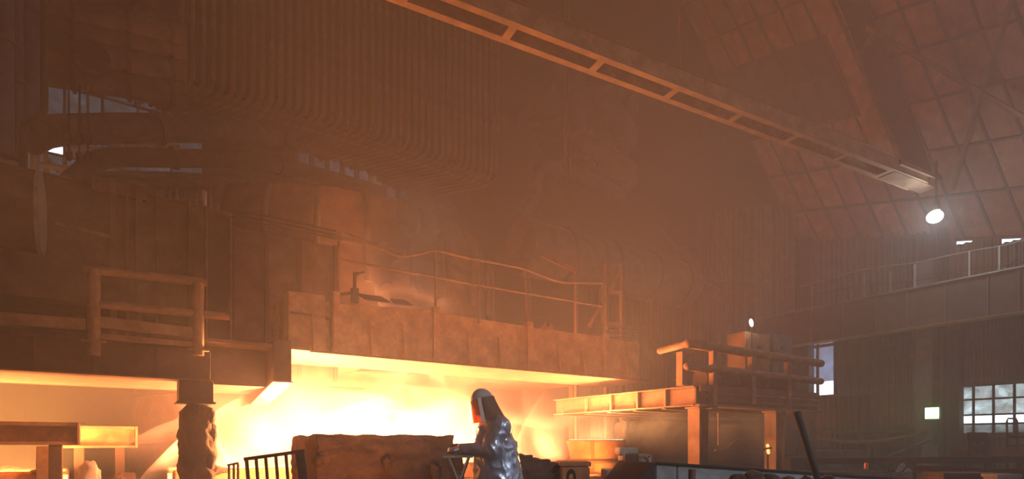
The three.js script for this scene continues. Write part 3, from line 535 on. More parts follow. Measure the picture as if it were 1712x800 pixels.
// ------------------------------------------------------------------ the right platform on its two posts
const ZR = -7.5, PR = (px, py, z = ZR) => onZ(px, py, z);
{
  const x0 = PR(1164, 660).x, x1 = PR(1366, 660).x, y0 = 1.9, y1 = PR(1164, 645).y, zb = ZR - 4.6;
  const t = thing('cross_platform', 'brown steel platform standing on two steel posts right of the glow', 'platform', [(x0 + x1) / 2, y0, ZR - 2.3]);
  part('edge_beam', box(x0, x1, y0 + 0.1, y1, ZR - 0.05, ZR), M.rust, t);
  part('bottom_flange', box(x0 - 0.05, x1, y0 + 0.06, y0 + 0.1, ZR - 0.2, ZR + 0.12), M.dust, t);
  part('edge_beam', box(x1 - 0.05, x1, y0 + 0.1, y1, zb, ZR), M.rust, t);
  part('deck_plate', box(x0, x1, y1 - 0.04, y1, zb, ZR), M.rust, t);
  part('side_beam', [ibeam(V(x0 + 0.02, (y0 + y1) / 2 + 0.04, ZR), V(x0 + 0.02, (y0 + y1) / 2 + 0.04, zb), y1 - y0 - 0.06, 0.22)], M.dust, t);
  for (const k of [0.75, 1.55, 2.4, 3.3]) part('stiffener', box(x0 - 0.09, x0, y0 + 0.08, y1 - 0.02, ZR - k - 0.03, ZR - k + 0.03), M.dust, t);
  for (let i = 1; i < 6; i++) part('cross_beam', ibeam(V(x0, y0 + 0.14, ZR - i * 0.85), V(x1, y0 + 0.14, ZR - i * 0.85), 0.22, 0.12), M.rust, t);
  for (const [ya, yb] of [[0.34, 0.4], [0.2, 0.24]]) part('edge_rib', box(x0 + 0.3, x1, y0 + ya, y0 + yb, ZR, ZR + 0.05), M.dust, t);
}
for (const [px, w, label] of [[1181, 0.31, 'left steel post under the right platform, one flange glowing orange'], [1307, 0.31, 'right steel post under the right platform beside the leaning pole']]) {
  const x = PR(px, 740).x, z = ZR - 0.2, t = thing('steel_column', label, 'column', [x, 0, z]);
  part('web', box(x - w / 2 + 0.02, x + w / 2 - 0.02, 0.03, 1.94, z - 0.012, z + 0.012), M.dust, t);
  for (const s of [-1, 1]) part('flange', box(x + s * (w / 2 - 0.012) - 0.012, x + s * (w / 2 - 0.012) + 0.012, 0.03, 1.94, z - 0.15, z + 0.15), M.dust, t);
  part('cap_plate', box(x - w / 2 - 0.06, x + w / 2 + 0.06, 1.92, 1.96, z - 0.18, z + 0.18), M.dust, t);
  part('foot_plate', box(x - w / 2 - 0.08, x + w / 2 + 0.08, 0, 0.03, z - 0.2, z + 0.2), M.dust, t);
}
{
  const z = ZR + 0.04, q = (px, py, dz = 0) => onZ(px, py, z + dz), yb = PR(1164, 645).y;
  const t = thing('heavy_railing', 'heavy brown railing of thick pipes on the right platform, ends rounded', 'railing', V(q(1192, 645).x, yb, z));
  const pipeEnd = (a, b, r) => [rod(a, b, r, 14), new THREE.SphereGeometry(r, 14, 10).translate(b.x, b.y, b.z), new THREE.SphereGeometry(r, 14, 10).translate(a.x, a.y, a.z)];
  part('top_rail', pipeEnd(q(1150, 574), q(1372, 607), 0.095), M.dust, t);
  part('mid_rail', pipeEnd(q(1149, 612), q(1372, 637), 0.085), M.dust, t);
  part('low_rail', [bar(q(1170, 648), q(1368, 661), 0.06, 0.14)], M.rust, t);
  part('low_rail', [bar(q(1195, 668), q(1345, 678), 0.05, 0.08)], M.rust, t);
  for (const [px, a, b, w] of [[1192, 580, 684, 0.13], [1257, 588, 676, 0.14], [1317, 598, 690, 0.15]]) { const u = q(px, a), v = q(px, b); part('rail_post', box(u.x - w / 2, u.x + w / 2, v.y, u.y, z - 0.06, z + 0.06), M.dust, t); }
  for (const [px, py] of [[1257, 676], [1192, 684]]) part('foot_plate', box(q(px, py).x - 0.17, q(px, py).x + 0.17, q(px, py).y, q(px, py).y + 0.03, z - 0.08, z + 0.1), M.dust, t);
  const c = q(1149, 574), far = onX(1104, 586, c.x);
  part('return_rail', pipeEnd(c, far, 0.07), M.dust, t);
  const p = onX(1140, 600, c.x); part('rail_post', box(p.x - 0.08, p.x + 0.08, yb, onX(1140, 588, c.x).y, p.z - 0.08, p.z + 0.08), M.dust, t);
}
{ // cabinets, rolls and a lamp on the right platform
  const yb = PR(1164, 645).y, z = ZR - 0.6, q = (px, py) => onZ(px, py, z);
  for (const [pa, pb, pt, label, m] of [[1246, 1288, 553, 'left brown control cabinet behind the heavy railing', M.dust], [1289, 1324, 555, 'right grey control cabinet with a dark handle behind the heavy railing', M.grey]]) {
    const a = q(pa, pt), b = q(pb, pt), t = thing('control_cabinet', label, 'cabinet', [(a.x + b.x) / 2, yb, z - 0.3]);
    part('case', box(a.x, b.x, yb, a.y, z - 0.5, z, 0.02), m, t); const d = part('door', box(a.x + 0.05, b.x - 0.05, yb + 0.1, a.y - 0.06, z, z + 0.02), m, t);
    part('handle', box((a.x + b.x) / 2 - 0.08, (a.x + b.x) / 2 + 0.06, a.y - 0.38, a.y - 0.3, z + 0.02, z + 0.05), M.dark, d);
  }
  const k = [[1170, 1245, 628, 0.2, 'left dark roll of pipe lying behind the heavy railing'], [1262, 1312, 632, 0.22, 'right dark roll of pipe lying behind the heavy railing'], [1200, 1300, 650, 0.16, 'low long roll of pipe at the feet of the heavy railing']];
  for (const [pa, pb, py, r, label] of k) { const zz = ZR - 0.3, a = onZ(pa, py, zz), b = onZ(pb, py, zz), t = thing('pipe_roll', label, 'pipe', [(a.x + b.x) / 2, yb, zz]); const y = yb + r; part('roll', rod(V(a.x, y, zz), V(b.x, y, zz), r, 20), M.brown, t); for (const f of [0.3, 0.75]) part('strap', rod(V(a.x + (b.x - a.x) * f, y, zz), V(a.x + (b.x - a.x) * f + 0.06, y, zz), r * 1.05, 20), M.dark, t); }
  const s = onZ(1140, 640, ZR - 2.5), tk = thing('standing_plate', 'upright plate stub lit orange by the left end of the right platform', 'plate', [s.x, yb, s.z]); part('plate', box(s.x - 0.06, s.x + 0.06, yb, yb + 0.5, s.z - 0.1, s.z + 0.1), M.dust, tk); part('top_plate', box(s.x - 0.16, s.x + 0.16, yb + 0.5, yb + 0.54, s.z - 0.14, s.z + 0.14), M.dust, tk);
}
// ------------------------------------------------------------------ crane beam and roof steel
{
  const dir = FWD.clone().addScaledVector(RGT, 1.917).normalize(), end = at(1536, 322, 17), L = 27;
  const side = V(0, 0, 0).crossVectors(dir, V(0, 1, 0)).normalize(); if (side.z < 0) side.negate();   // towards the camera
  const t = thing('crane_beam', 'long orange-lit crane beam with battened underside crossing below the roof', 'beam', [end.x - 10, end.y, end.z]);
  const k = (s, o, y) => end.clone().addScaledVector(dir, -s).addScaledVector(side, o).add(V(0, y, 0));
  const wd = 0.50, hh = 0.36;
  part('front_web', bar(k(0.5, wd, hh / 2), k(L, wd, hh / 2), 0.03, hh), M.dust, t);
  part('back_web', bar(k(0.5, 0, hh / 2), k(L, 0, hh / 2), 0.03, hh), M.dust, t);
  part('flange_strip', bar(k(0.5, wd - 0.05, 0), k(L, wd - 0.05, 0), 0.14, 0.03), M.dust, t);
  part('flange_strip', bar(k(0.5, 0.02, 0), k(L, 0.02, 0), 0.14, 0.03), M.dust, t);
  part('top_plate', bar(k(0.5, wd / 2, hh), k(L, wd / 2, hh), wd + 0.1, 0.03), M.rust, t);
  for (let s = 2.2; s < L; s += 1.95) part('batten', bar(k(s, 0, 0), k(s, wd, 0), 0.16, 0.025), M.dust, t);
  part('splice_plate', bar(k(0.0, wd / 2, -0.02), k(2.1, wd / 2, -0.02), wd * 0.9, 0.03), M.rust, t);
  part('splice_channel', bar(k(-0.1, wd + 0.05, hh * 0.62), k(2.0, wd + 0.05, hh * 0.62), 0.06, 0.14), M.rust, t);
  for (const [px, py, qx, qy] of [[1125, 138, 1150, 127], [1173, 158, 1197, 147]]) part('bracket_arm', bar(at(px, py, 13.6), at(qx, qy, 13.9), 0.06, 0.05), M.steel, t);
  const r0 = at(1136, 128, 14.2), h = thing('hanger_rod', 'thin upright rod hanging from the roof above the crane beam', 'rod', r0); part('rod', rod(r0, at(1136, -60, 14.2), 0.035, 10), M.rust, h); part('clevis', box(r0.x - 0.06, r0.x + 0.06, r0.y, r0.y + 0.14, r0.z - 0.05, r0.z + 0.05), M.rust, h);
}
{
  const beam = (name, label, a, b, h1, h2, w, hgt, m, cat) => {
    const p = onRoof(...a, h1), q = onRoof(...b, h2), lo = p.y < q.y ? p : q, t = thing(name, label, cat, [lo.x, lo.y, lo.z]);
    return [t, p, q];
  };
  let [t, p, q] = beam('roof_rafter', 'broad orange-brown rafter running down below the roof panels', [1352, -60], [1506, 296], 0.9, 0.9, 0.4, 0.3, M.dust, 'rafter');
  part('rafter_web', bar(p, q, 0.36, 0.3, rN), M.dust, t); part('flange', bar(p.clone().addScaledVector(rN, 0.16), q.clone().addScaledVector(rN, 0.16), 0.46, 0.03, rN), M.dust, t);
  [t, p, q] = beam('roof_rafter', 'dark second rafter close behind the broad orange-brown one', [1405, -60], [1545, 300], 0.25, 0.25, 0.5, 0.3, M.soot, 'rafter');
  part('rafter_web', bar(p, q, 0.5, 0.25, rN), M.soot, t); part('flange', bar(p.clone().addScaledVector(rN, 0.14), q.clone().addScaledVector(rN, 0.14), 0.7, 0.03, rN), M.soot, t);
  const brace = (a, b, label, r) => { const [t2, p2, q2] = beam('roof_brace', label, a, b, 0.55, 0.55, 0, 0, null, 'brace'); for (const s of [-1, 1]) part('angle', bar(p2.clone().addScaledVector(rN, s * 0.05).add(V(0, s * 0.055, 0)), q2.clone().addScaledVector(rN, s * 0.05).add(V(0, s * 0.055, 0)), r, r, rN), s < 0 ? M.purlin : M.rust, t2); part('gusset_plate', bar(p2, p2.clone().lerp(q2, 0.05), 0.2, 0.03, rN), M.rust, t2); };
  brace([1450, 46], [1730, 206], 'long double-angle brace falling to the right across the roof panels', 0.09);
  brace([1702, -30], [1640, 158], 'upright brace above the crossing of the roof braces', 0.075);
  brace([1640, 158], [1592, 316], 'upright brace below the crossing of the roof braces', 0.075);
  brace([1470, 46], [1432, 100], 'short brace at the head of the broad rafter', 0.06);
}
// ------------------------------------------------------------------ runway girder with walkway along the right wall
{
  const x = 22, yb = onX(1357, 572, x).y, yt = onX(1357, 517, x).y, z0 = -13.6, z1 = 5.5;
  const t = thing('runway_girder', 'deep brown plate girder with stiffeners along the right wall', 'girder', [x, yb, -5]);
  part('web_plate', box(x, x + 0.03, yb, yt, z0, z1), M.brown, t);
  part('bottom_flange', box(x - 0.14, x + 0.3, yb - 0.04, yb, z0, z1), M.dust, t);
  part('top_flange', box(x - 0.2, x + 0.9, yt, yt + 0.05, z0, z1), M.steel, t);
  for (const px of [1357, 1411, 1466, 1518, 1582, 1653, 1705]) { const z = onX(px, 500, x).z; part('stiffener', box(x - 0.1, x, yb, yt, z - 0.02, z + 0.02), M.rust, t); }
  for (const z of [-2, 0.2, 2.4, 4.6]) part('stiffener', box(x - 0.1, x, yb, yt, z - 0.02, z + 0.02), M.rust, t);
  const r = thing('walkway_railing', 'thin sagging walkway railing on top of the deep girder', 'railing', [x - 0.1, yt + 0.05, -5]), q = (px, py) => onX(px, py, x - 0.08);
  part('top_rail', tube([q(1340, 478), q(1358, 474), q(1440, 451), q(1541, 437), q(1570, 430), q(1640, 416), q(1671, 411), q(1760, 390)], 0.03, 8, 5), M.steel, r);
  part('mid_rail', tube([q(1358, 494), q(1440, 476), q(1541, 467), q(1600, 456), q(1640, 452), q(1671, 443), q(1760, 430)], 0.022, 8, 5), M.dark, r);
  for (const [px, py] of [[1358, 474], [1445, 458], [1489, 452], [1530, 442], [1621, 420], [1671, 411]]) { const a = q(px, py); part('rail_post', box(a.x - 0.03, a.x + 0.03, yt + 0.05, a.y, a.z - 0.03, a.z + 0.03), px === 1530 ? M.pale : M.steel, r); }
}
{ // wall columns and cables
  for (const [px, w, y1, label, m, x] of [[1545, 0.55, 7.6, 'broad wall column behind the green lamp, lit grey at its top', M.grey, 23.1], [1592, 0.42, 5.0, 'dark wall column just left of the long grimy window', M.soot, 23.1], [1345, 0.45, 9.6, 'dark wall column at the left end of the deep girder', M.dark, 23.1]]) {
    const z = onX(px, 600, x).z, t = thing('wall_column', label, 'column', [x, 0, z]);
    part('shaft', box(x - 0.02, x + 0.3, 0.04, y1, z - w / 2, z + w / 2), m, t); for (const s of [-1, 1]) part('flange', box(x - 0.12, x + 0.3, 0.04, y1, z + s * w / 2 - 0.02, z + s * w / 2 + 0.02), m, t);
    part('base_plate', box(x - 0.2, x + 0.36, 0, 0.05, z - w / 2 - 0.1, z + w / 2 + 0.1), M.dark, t);
  }
  const x = 23.32, q = (px, py) => onX(px, py, x), t = thing('knee_brace', 'slanting knee brace under the deep girder before the corrugated wall', 'brace', q(1552, 618));
  part('brace_bar', bar(q(1455, 572), q(1560, 622), 0.22, 0.16, V(1, 0, 0)), M.brown, t); part('gusset_plate', bar(q(1452, 566), q(1475, 580), 0.36, 0.03, V(1, 0, 0)), M.brown, t);
  pipe('wall_pipe', 'rusty pipe sagging along the foot of the corrugated wall', [[1364, 733, 20.5], [1420, 738, 20.3], [1480, 735, 20], [1550, 722, 19]], 0.06, M.rust, [0.5]);
  pipe('wall_pipe', 'upper dark pipe along the corrugated wall, nearly level', [[1364, 721, 21], [1440, 721, 20.8], [1530, 719, 20.3]], 0.07, M.brown, [0.4]);
  pipe('wall_pipe', 'slanting pipe in front of the broad wall column', [[1470, 770, 17.5], [1510, 752, 17.5], [1560, 733, 17.5]], 0.045, M.grey, [0.5]);
}
// ------------------------------------------------------------------ lamps
function lampGlow(r, g, b, k) { return new THREE.MeshStandardMaterial({ color: 0x111111, emissive: new THREE.Color().setRGB(r, g, b), emissiveIntensity: k, roughness: 0.4 }); }
{
  const p = at(1563, 362, 16.2), t = thing('floodlight_lamp', 'round glaring white floodlight hanging high under the right eave', 'lamp', p);
  part('lens', new THREE.SphereGeometry(0.17, 28, 18).scale(1.2, 1, 1.2).translate(p.x, p.y, p.z), lampGlow(0.85, 1, 1, 9), t);
  part('housing', rod(V(p.x + 0.1, p.y + 0.2, p.z), V(p.x + 0.1, p.y + 0.5, p.z), 0.1, 16, 0.06), M.dark, t);
  part('hanger', rod(V(p.x + 0.1, p.y + 0.5, p.z), V(p.x + 0.1, p.y + 1.6, p.z), 0.03, 8), M.dark, t);
  pointLight(new THREE.Color().setRGB(0.72, 0.95, 1.0), 19, [p.x, p.y, p.z], 6);
}
{
  const p = at(1558, 690, 18.4), t = thing('green_lamp', 'square glowing green lamp on the wall column', 'lamp', [p.x, p.y - 0.2, p.z]);
  part('screen', box(p.x - 0.03, p.x + 0.03, p.y - 0.18, p.y + 0.18, p.z - 0.19, p.z + 0.19, 0.02), lampGlow(0.55, 1, 0.42, 4), t);
  part('casing', [box(p.x + 0.04, p.x + 0.2, p.y - 0.21, p.y + 0.21, p.z - 0.22, p.z + 0.22)], M.dark, t); part('bracket', bar(V(p.x + 0.2, p.y, p.z), V(23.0, p.y, onX(1545, 600, 23.1).z), 0.07, 0.07), M.dark, t);
  pointLight(new THREE.Color().setRGB(0.3, 1.0, 0.3), 6, [p.x - 0.0, p.y, p.z], 6);
}
{
  const p = at(1256, 539, 13.5), t = thing('work_lamp', 'small slanted white lamp above the control cabinets', 'lamp', [p.x, p.y - 0.1, p.z]);
  part('tube_lamp', new THREE.SphereGeometry(0.045, 16, 12).scale(1, 2.1, 1).rotateZ(0.35).translate(p.x, p.y, p.z), lampGlow(1, 0.98, 0.9, 6), t);
  part('bracket', rod(V(p.x + 0.02, p.y - 0.09, p.z), V(p.x + 0.02, p.y - 0.75, p.z), 0.015, 8), M.dark, t);
  pointLight(new THREE.Color().setRGB(1, 0.95, 0.85), 0.7, [p.x, p.y, p.z], 2);
}
// added floodlight behind the viewer, unseen, standing in for daylight on the worker
for (const [pos, target, k, label] of [[[4.6, 6.5, 5.6], [4.6, 1.0, -5.0], 175, 'added unseen floodlight on a pole behind the viewer, lighting the worker']]) {
  const t = thing('floodlight_lamp', label, 'lamp', [pos[0], 0, pos[2]]), d = V(...target).sub(V(...pos)).normalize(), P0 = V(...pos);
  part('lens', rod(P0.clone().addScaledVector(d, 0.02), P0.clone().addScaledVector(d, -0.02), 0.2, 24), lampGlow(0.85, 0.95, 1, 3), t);
  part('housing', rod(P0.clone().addScaledVector(d, -0.04), P0.clone().addScaledVector(d, -0.3), 0.23, 24, 0.1), M.dark, t);
  part('pole', rod(V(pos[0] - d.x * 0.3, 0, pos[2] - d.z * 0.3), P0.clone().addScaledVector(d, -0.28), 0.05, 10), M.dark, t);
  const p = P0.clone().addScaledVector(d, 0.06); spotLight(new THREE.Color().setRGB(0.8, 0.92, 1.0), k, [p.x, p.y, p.z], target, 0.4, 0.7, 10);
}
// ------------------------------------------------------------------ molten iron
const HOT = new THREE.MeshStandardMaterial({ color: 0x331100, emissive: new THREE.Color().setRGB(1, 0.62, 0.2), emissiveIntensity: 3.2, roughness: 0.6 });
const WHITE_HOT = new THREE.MeshStandardMaterial({ color: 0x331100, emissive: new THREE.Color().setRGB(1, 0.82, 0.5), emissiveIntensity: 7, roughness: 0.6 });
function runner(label, x0, x1, z, w, y, light) {
  const t = thing('iron_runner', label, 'runner', [(x0 + x1) / 2, 0, z]);
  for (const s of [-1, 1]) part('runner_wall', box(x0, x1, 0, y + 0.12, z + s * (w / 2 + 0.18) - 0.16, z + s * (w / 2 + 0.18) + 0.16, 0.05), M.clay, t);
  part('molten_iron_glow', box(x0, x1, y - 0.2, y, z - w / 2 - 0.02, z + w / 2 + 0.02), HOT, t);
  if (x1 > 9) part('molten_iron_glow', box(4.65, 5.95, y - 0.1, y + 0.03, z - 0.55, z + 0.55), WHITE_HOT, t, 'added white-hot pool that lights the plume');
  for (let i = 0; i < 10; i++) part('slag_crust', lump(V(rr(x0, x1), y + 0.08, z + (rnd() < 0.5 ? -1 : 1) * (w / 2 + 0.2)), rr(0.15, 0.35), rr(0.06, 0.12), rr(0.12, 0.25), 0.3, 2), M.slag, t);
}
runner('main iron runner of glowing metal under the casting platform', 0.7, 9.7, -12.6, 1.3, 0.6);
runner('end of the iron runner glowing under the left platform', -5.4, -0.9, -13.2, 1.0, 0.6);
runner('short runner of glowing metal at the foot of the slag block', 1.7, 3.5, -7.3, 0.4, 0.3);
runner('side runner of glowing metal on the floor before the platform', 5.1, 8.9, -9.2, 0.5, 0.4);
{ // white-hot jet behind the left end of the slag block
  const p = onZ(512, 712, -10.4), t = thing('taphole_flame', 'white-hot flame of the taphole behind the left end of the slag block', 'flame', [p.x, 0, p.z]);
  part('flame', lump(V(p.x, p.y - 0.05, p.z), 0.16, 0.2, 0.16, 0.25, 3), WHITE_HOT, t);
  part('stream', tube([V(p.x, p.y - 0.12, p.z), V(p.x + 0.15, p.y - 0.35, p.z - 0.5), V(p.x + 0.3, 0.6, p.z - 1.4)], 0.09, 12, 6), HOT, t);
  pointLight(new THREE.Color().setRGB(1.0, 0.40, 0.14), 300, [p.x, p.y - 0.03, p.z], 8);
}
{ // ladle brim-full of white-hot iron
  const q = (px, py) => at(px, py, 13.4), a = q(946, 733), b = q(1046, 736), c = a.clone().lerp(b, 0.5), R = a.distanceTo(b) / 2, yT = (a.y + b.y) / 2;
  const t = thing('iron_ladle', 'flared ladle brim-full of white-hot iron, hazy under the platform end', 'ladle', [c.x, 0, c.z]);
  const prof = [[0.02, 0], [R * 0.5, 0], [R * 0.62, 0.3], [R * 0.98, yT - 0.03], [R, yT], [R * 0.93, yT], [R * 0.88, yT - 0.1]].map(([x, y]) => new THREE.Vector2(x, y));
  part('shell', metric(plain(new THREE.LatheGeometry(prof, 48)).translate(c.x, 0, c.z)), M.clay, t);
  part('molten_iron_glow', new THREE.CylinderGeometry(R * 0.9, R * 0.9, 0.06, 40).translate(c.x, yT - 0.025, c.z), WHITE_HOT, t);
  part('band', new THREE.TorusGeometry(R * 0.8, 0.05, 8, 48).rotateX(Math.PI / 2).translate(c.x, yT * 0.62, c.z), M.rust, t);
  areaLight(new THREE.Color().setRGB(1, 0.42, 0.12), 200, R * 1.3, R * 1.3, [c.x, yT + 0.03, c.z], [c.x, yT + 5, c.z]);
  pointLight(new THREE.Color().setRGB(1, 0.5, 0.17), 14, [c.x + R * 0.2, yT + 0.12, c.z], 4);
}
// ------------------------------------------------------------------ slag block, steps, fence, hook
function crag(x0, x1, y0, y1, z0, z1, amp, nx, ny, f = 1) {           // a block with a rough crust
  const g = new THREE.BoxGeometry(x1 - x0, y1 - y0, z1 - z0, nx, ny, Math.max(2, Math.round(nx * (z1 - z0) / (x1 - x0)))).translate((x0 + x1) / 2, (y0 + y1) / 2, (z0 + z1) / 2);
  g.deleteAttribute('normal'); g.deleteAttribute('uv'); const m = mergeVertices(g), p = m.attributes.position;
  for (let i = 0; i < p.count; i++) {
    const x = p.getX(i), y = p.getY(i), z = p.getZ(i), lay = 0.5 * noise.noise(x * 0.7, y * 16 * f, z * 0.7) * (y < y1 - 0.1 ? 1 : 0.2);
    p.setXYZ(i, x + amp * fbm(x * 4, y * 5, z * 4), y + amp * (0.8 * fbm(x * 5 + 9, y * 5, z * 5, 4) + 0.4 * Math.max(0, fbm(x * 14, 3, z * 14))), z + amp * (1.5 * lay + fbm(x * 5, y * 7, z * 5 + 4, 4)));
  }
  m.computeVertexNormals(); return metric(m);
}
{
  const a = onZ(530, 726, -8), b = onZ(772, 733, -8), t = thing('slag_block', 'large layered dark slag block with ragged top beside the worker', 'block', [(a.x + b.x) / 2, 0, -8.7]);
  part('crusted_body', crag(a.x, b.x - 0.15, 0, 1.31, -9.4, -8.02, 0.07, 90, 40), M.slag, t);
  part('end_step', crag(b.x - 0.2, b.x + 0.05, 0, 1.18, -9.3, -8.05, 0.06, 16, 36), M.slag, t);
  part('crust', [lump(V(a.x + 0.02, 0.95, -8.02), 0.07, 0.1, 0.07), lump(V(a.x + 1.0, 0.9, -8.0), 0.07, 0.12, 0.06), lump(V(b.x - 0.5, 0.75, -8.0), 0.12, 0.16, 0.1)], M.slag, t);
  for (const [p0, p1, y, label] of [[868, 892, 1.0, 'highest slag step right behind the worker'], [892, 921, 0.93, 'middle slag step right of the worker'], [921, 948, 0.86, 'lowest slag step beside the dark ring']]) {
    const c = onZ(p0, 780, -7.4), d = onZ(p1, 780, -7.4), s = thing('slag_step', label, 'slag', [(c.x + d.x) / 2, 0, -7.8]);
    part('crusted_body', crag(c.x - 0.03, d.x, 0, y + (p0 < 880 ? 0.0 : 0), -8.3, -7.42, 0.04, 16, 30), M.slag, s);
    part('crust', lump(V((c.x + d.x) / 2, y, -7.6), 0.08, 0.03, 0.1, 0.3, 2), M.slag, s);
  }
}
{
  const q = (px, py, d = 6.2) => at(px, py, d), t = thing('bar_fence', 'leaning rusty grate of upright bars before the white glow', 'fence', [q(455, 800).x, 0.05, q(455, 800).z]);
  const foot = (px) => { const b = q(px + 9, 880); b.y = Math.max(0.02, b.y); return b; };
  part('top_rail', bar(q(408, 767), q(510, 753), 0.035, 0.04), M.rust, t);
  for (const [px, py, w] of [[412, 767, 0.04], [428, 765, 0.035], [444, 763, 0.035], [461, 761, 0.035], [478, 759, 0.035]]) part('fence_bar', bar(q(px, py), q(px + 9, 872), w, 0.02, FWD), M.rust, t);
  part('end_post', bar(q(502, 753), q(516, 872), 0.10, 0.05, FWD), M.rust, t);
  part('bottom_rail', bar(q(416, 872), q(520, 872), 0.05, 0.05), M.rust, t);
  for (const px of [422, 514]) { const b = q(px, 872), f = b.clone(); f.y = 0.0; part('leg', bar(b, f, 0.05, 0.05, FWD), M.rust, t); }
  const u = thing('bar_fence', 'small hazy rack of thin bars just left of the leaning grate', 'fence', [q(390, 800, 8).x, 0, q(390, 800, 8).z]);
  part('top_rail', bar(q(380, 777, 8), q(399, 773, 8), 0.03, 0.03), M.rust, u); for (const px of [383, 391, 398]) part('fence_bar', bar(q(px, 775, 8), q(px, 882, 8), 0.03, 0.03, FWD), M.rust, u);
}
{
  const p = at(955, 802, 5.6), t = thing('lifting_ring', 'dark upright iron ring on the floor right of the worker', 'ring', [p.x, 0, p.z]);
  const g = new THREE.TorusGeometry(0.036, 0.014, 12, 24).scale(1, 1.6, 1).rotateY(-YAW).translate(p.x, p.y + 0.03, p.z); part('ring', plain(g), M.soot, t);
  part('stem', rod(V(p.x, 0, p.z), V(p.x, p.y - 0.02, p.z), 0.03, 10), M.soot, t); part('foot_plate', box(p.x - 0.15, p.x + 0.15, 0, 0.03, p.z - 0.15, p.z + 0.15), M.soot, t);
}
{ // hazy chest and the finned machine
  const a = at(935, 768, 9.6), b = at(981, 764, 9.6), t = thing('hazy_chest', 'squarish chest glowing yellow in the smoke before the ladle', 'chest', [(a.x + b.x) / 2, 0, (a.z + b.z) / 2]);
  t.rotation.y = -YAW; const c = t.position, w = a.distanceTo(b) / 2;
  const loc = (n, g, m, p) => { const o = new THREE.Mesh(g, m); o.name = n; p.add(o); return o; };
  loc('body', box(-w, w, 0, 0.82, -0.4, 0.4, 0.04), M.clay, t); loc('lid', box(-w - 0.02, w + 0.02, 0.82, 0.9, -0.42, 0.42, 0.03), M.clay, t);
  const p0 = at(1052, 800, 9.2), m = thing('finned_machine', 'pale dusty machine with ribbed fins left of the dark trough', 'machine', [p0.x, 0, p0.z]); m.rotation.y = -YAW;
  loc('base', box(-0.38, 0.34, 0, 0.62, -0.3, 0.3, 0.02), M.pale, m); loc('plinth', box(-0.42, 0.30, 0.62, 0.78, -0.26, 0.3, 0.02), M.pale, m);
  loc('body', box(-0.15, 0.30, 0.78, 1.02, -0.2, 0.26, 0.03), M.pale, m); loc('upper_body', box(-0.2, 0.1, 1.0, 1.13, -0.2, 0.22, 0.03), M.pale, m);
  for (let i = 0; i < 7; i++) loc('fin', box(-0.13 + i * 0.035, -0.118 + i * 0.035, 0.82, 1.04, 0.24, 0.3, 0.003), M.dust, m);
  for (let i = 0; i < 4; i++) loc('rib', box(-0.44, 0.34, 0.14 + i * 0.12, 0.19 + i * 0.12, 0.28, 0.34, 0.01), M.pale, m);
  loc('wheel', new THREE.TorusGeometry(0.075, 0.02, 8, 20).translate(0.17, 0.92, 0.28), M.dust, m); loc('bolt', new THREE.CylinderGeometry(0.015, 0.015, 0.03, 8).rotateX(Math.PI / 2).translate(0.26, 0.99, 0.27), M.dark, m);
}
// ------------------------------------------------------------------ the dark trough in the foreground
const loc = (n, g, m, p, label) => { const o = new THREE.Mesh(g, m); o.name = n; p.add(o); if (label) o.userData.label = label; return o; };
{
  const d0 = 5.2, A = at(1097, 773, d0), B = at(1400, 793, 5.6), t = thing('steel_trough', 'dark worn steel trough with slanting left end in the right foreground', 'trough', [A.x, 0, A.z]);
  const dx = B.clone().sub(A).setY(0), L = dx.length(), ang = Math.atan2(-dx.z, dx.x); t.rotation.y = ang;
  const y1 = A.y, s = (A.y - B.y) / L, tilt = -Math.atan(s);
  const wall = (x0, x1, z) => { const q = [[x0, 0.02], [x1, 0.02], [x1, y1 - s * x1], [x0, y1 - s * x0]]; return prismZ(q, z, z - 0.04, 0.008); };
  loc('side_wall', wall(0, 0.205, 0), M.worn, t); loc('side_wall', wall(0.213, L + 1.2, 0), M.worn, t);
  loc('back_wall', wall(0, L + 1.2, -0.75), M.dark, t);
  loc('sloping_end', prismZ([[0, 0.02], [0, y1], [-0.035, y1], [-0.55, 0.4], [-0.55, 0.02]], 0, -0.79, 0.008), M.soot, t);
  loc('rim_bar', new RoundedBoxGeometry(L + 1.2, 0.022, 0.05, 2, 0.008).rotateZ(tilt).translate((L + 1.2) / 2, y1 - s * (L + 1.2) / 2, 0), M.soot, t);
  loc('corner_roll', new THREE.CylinderGeometry(0.035, 0.035, y1 - 0.08, 16).translate(0.36, (y1 - 0.08) / 2 + 0.02, 0.0), M.rust, t);
  loc('bottom', box(-0.4, L + 1.2, 0.02, 0.3, -0.72, -0.05), M.soot, t);
  const fill = crag(0.5, L + 1.0, 0.3, y1 - 0.12, -0.68, -0.1, 0.05, 40, 6); loc('rubble_fill', fill, M.slag, t);
}
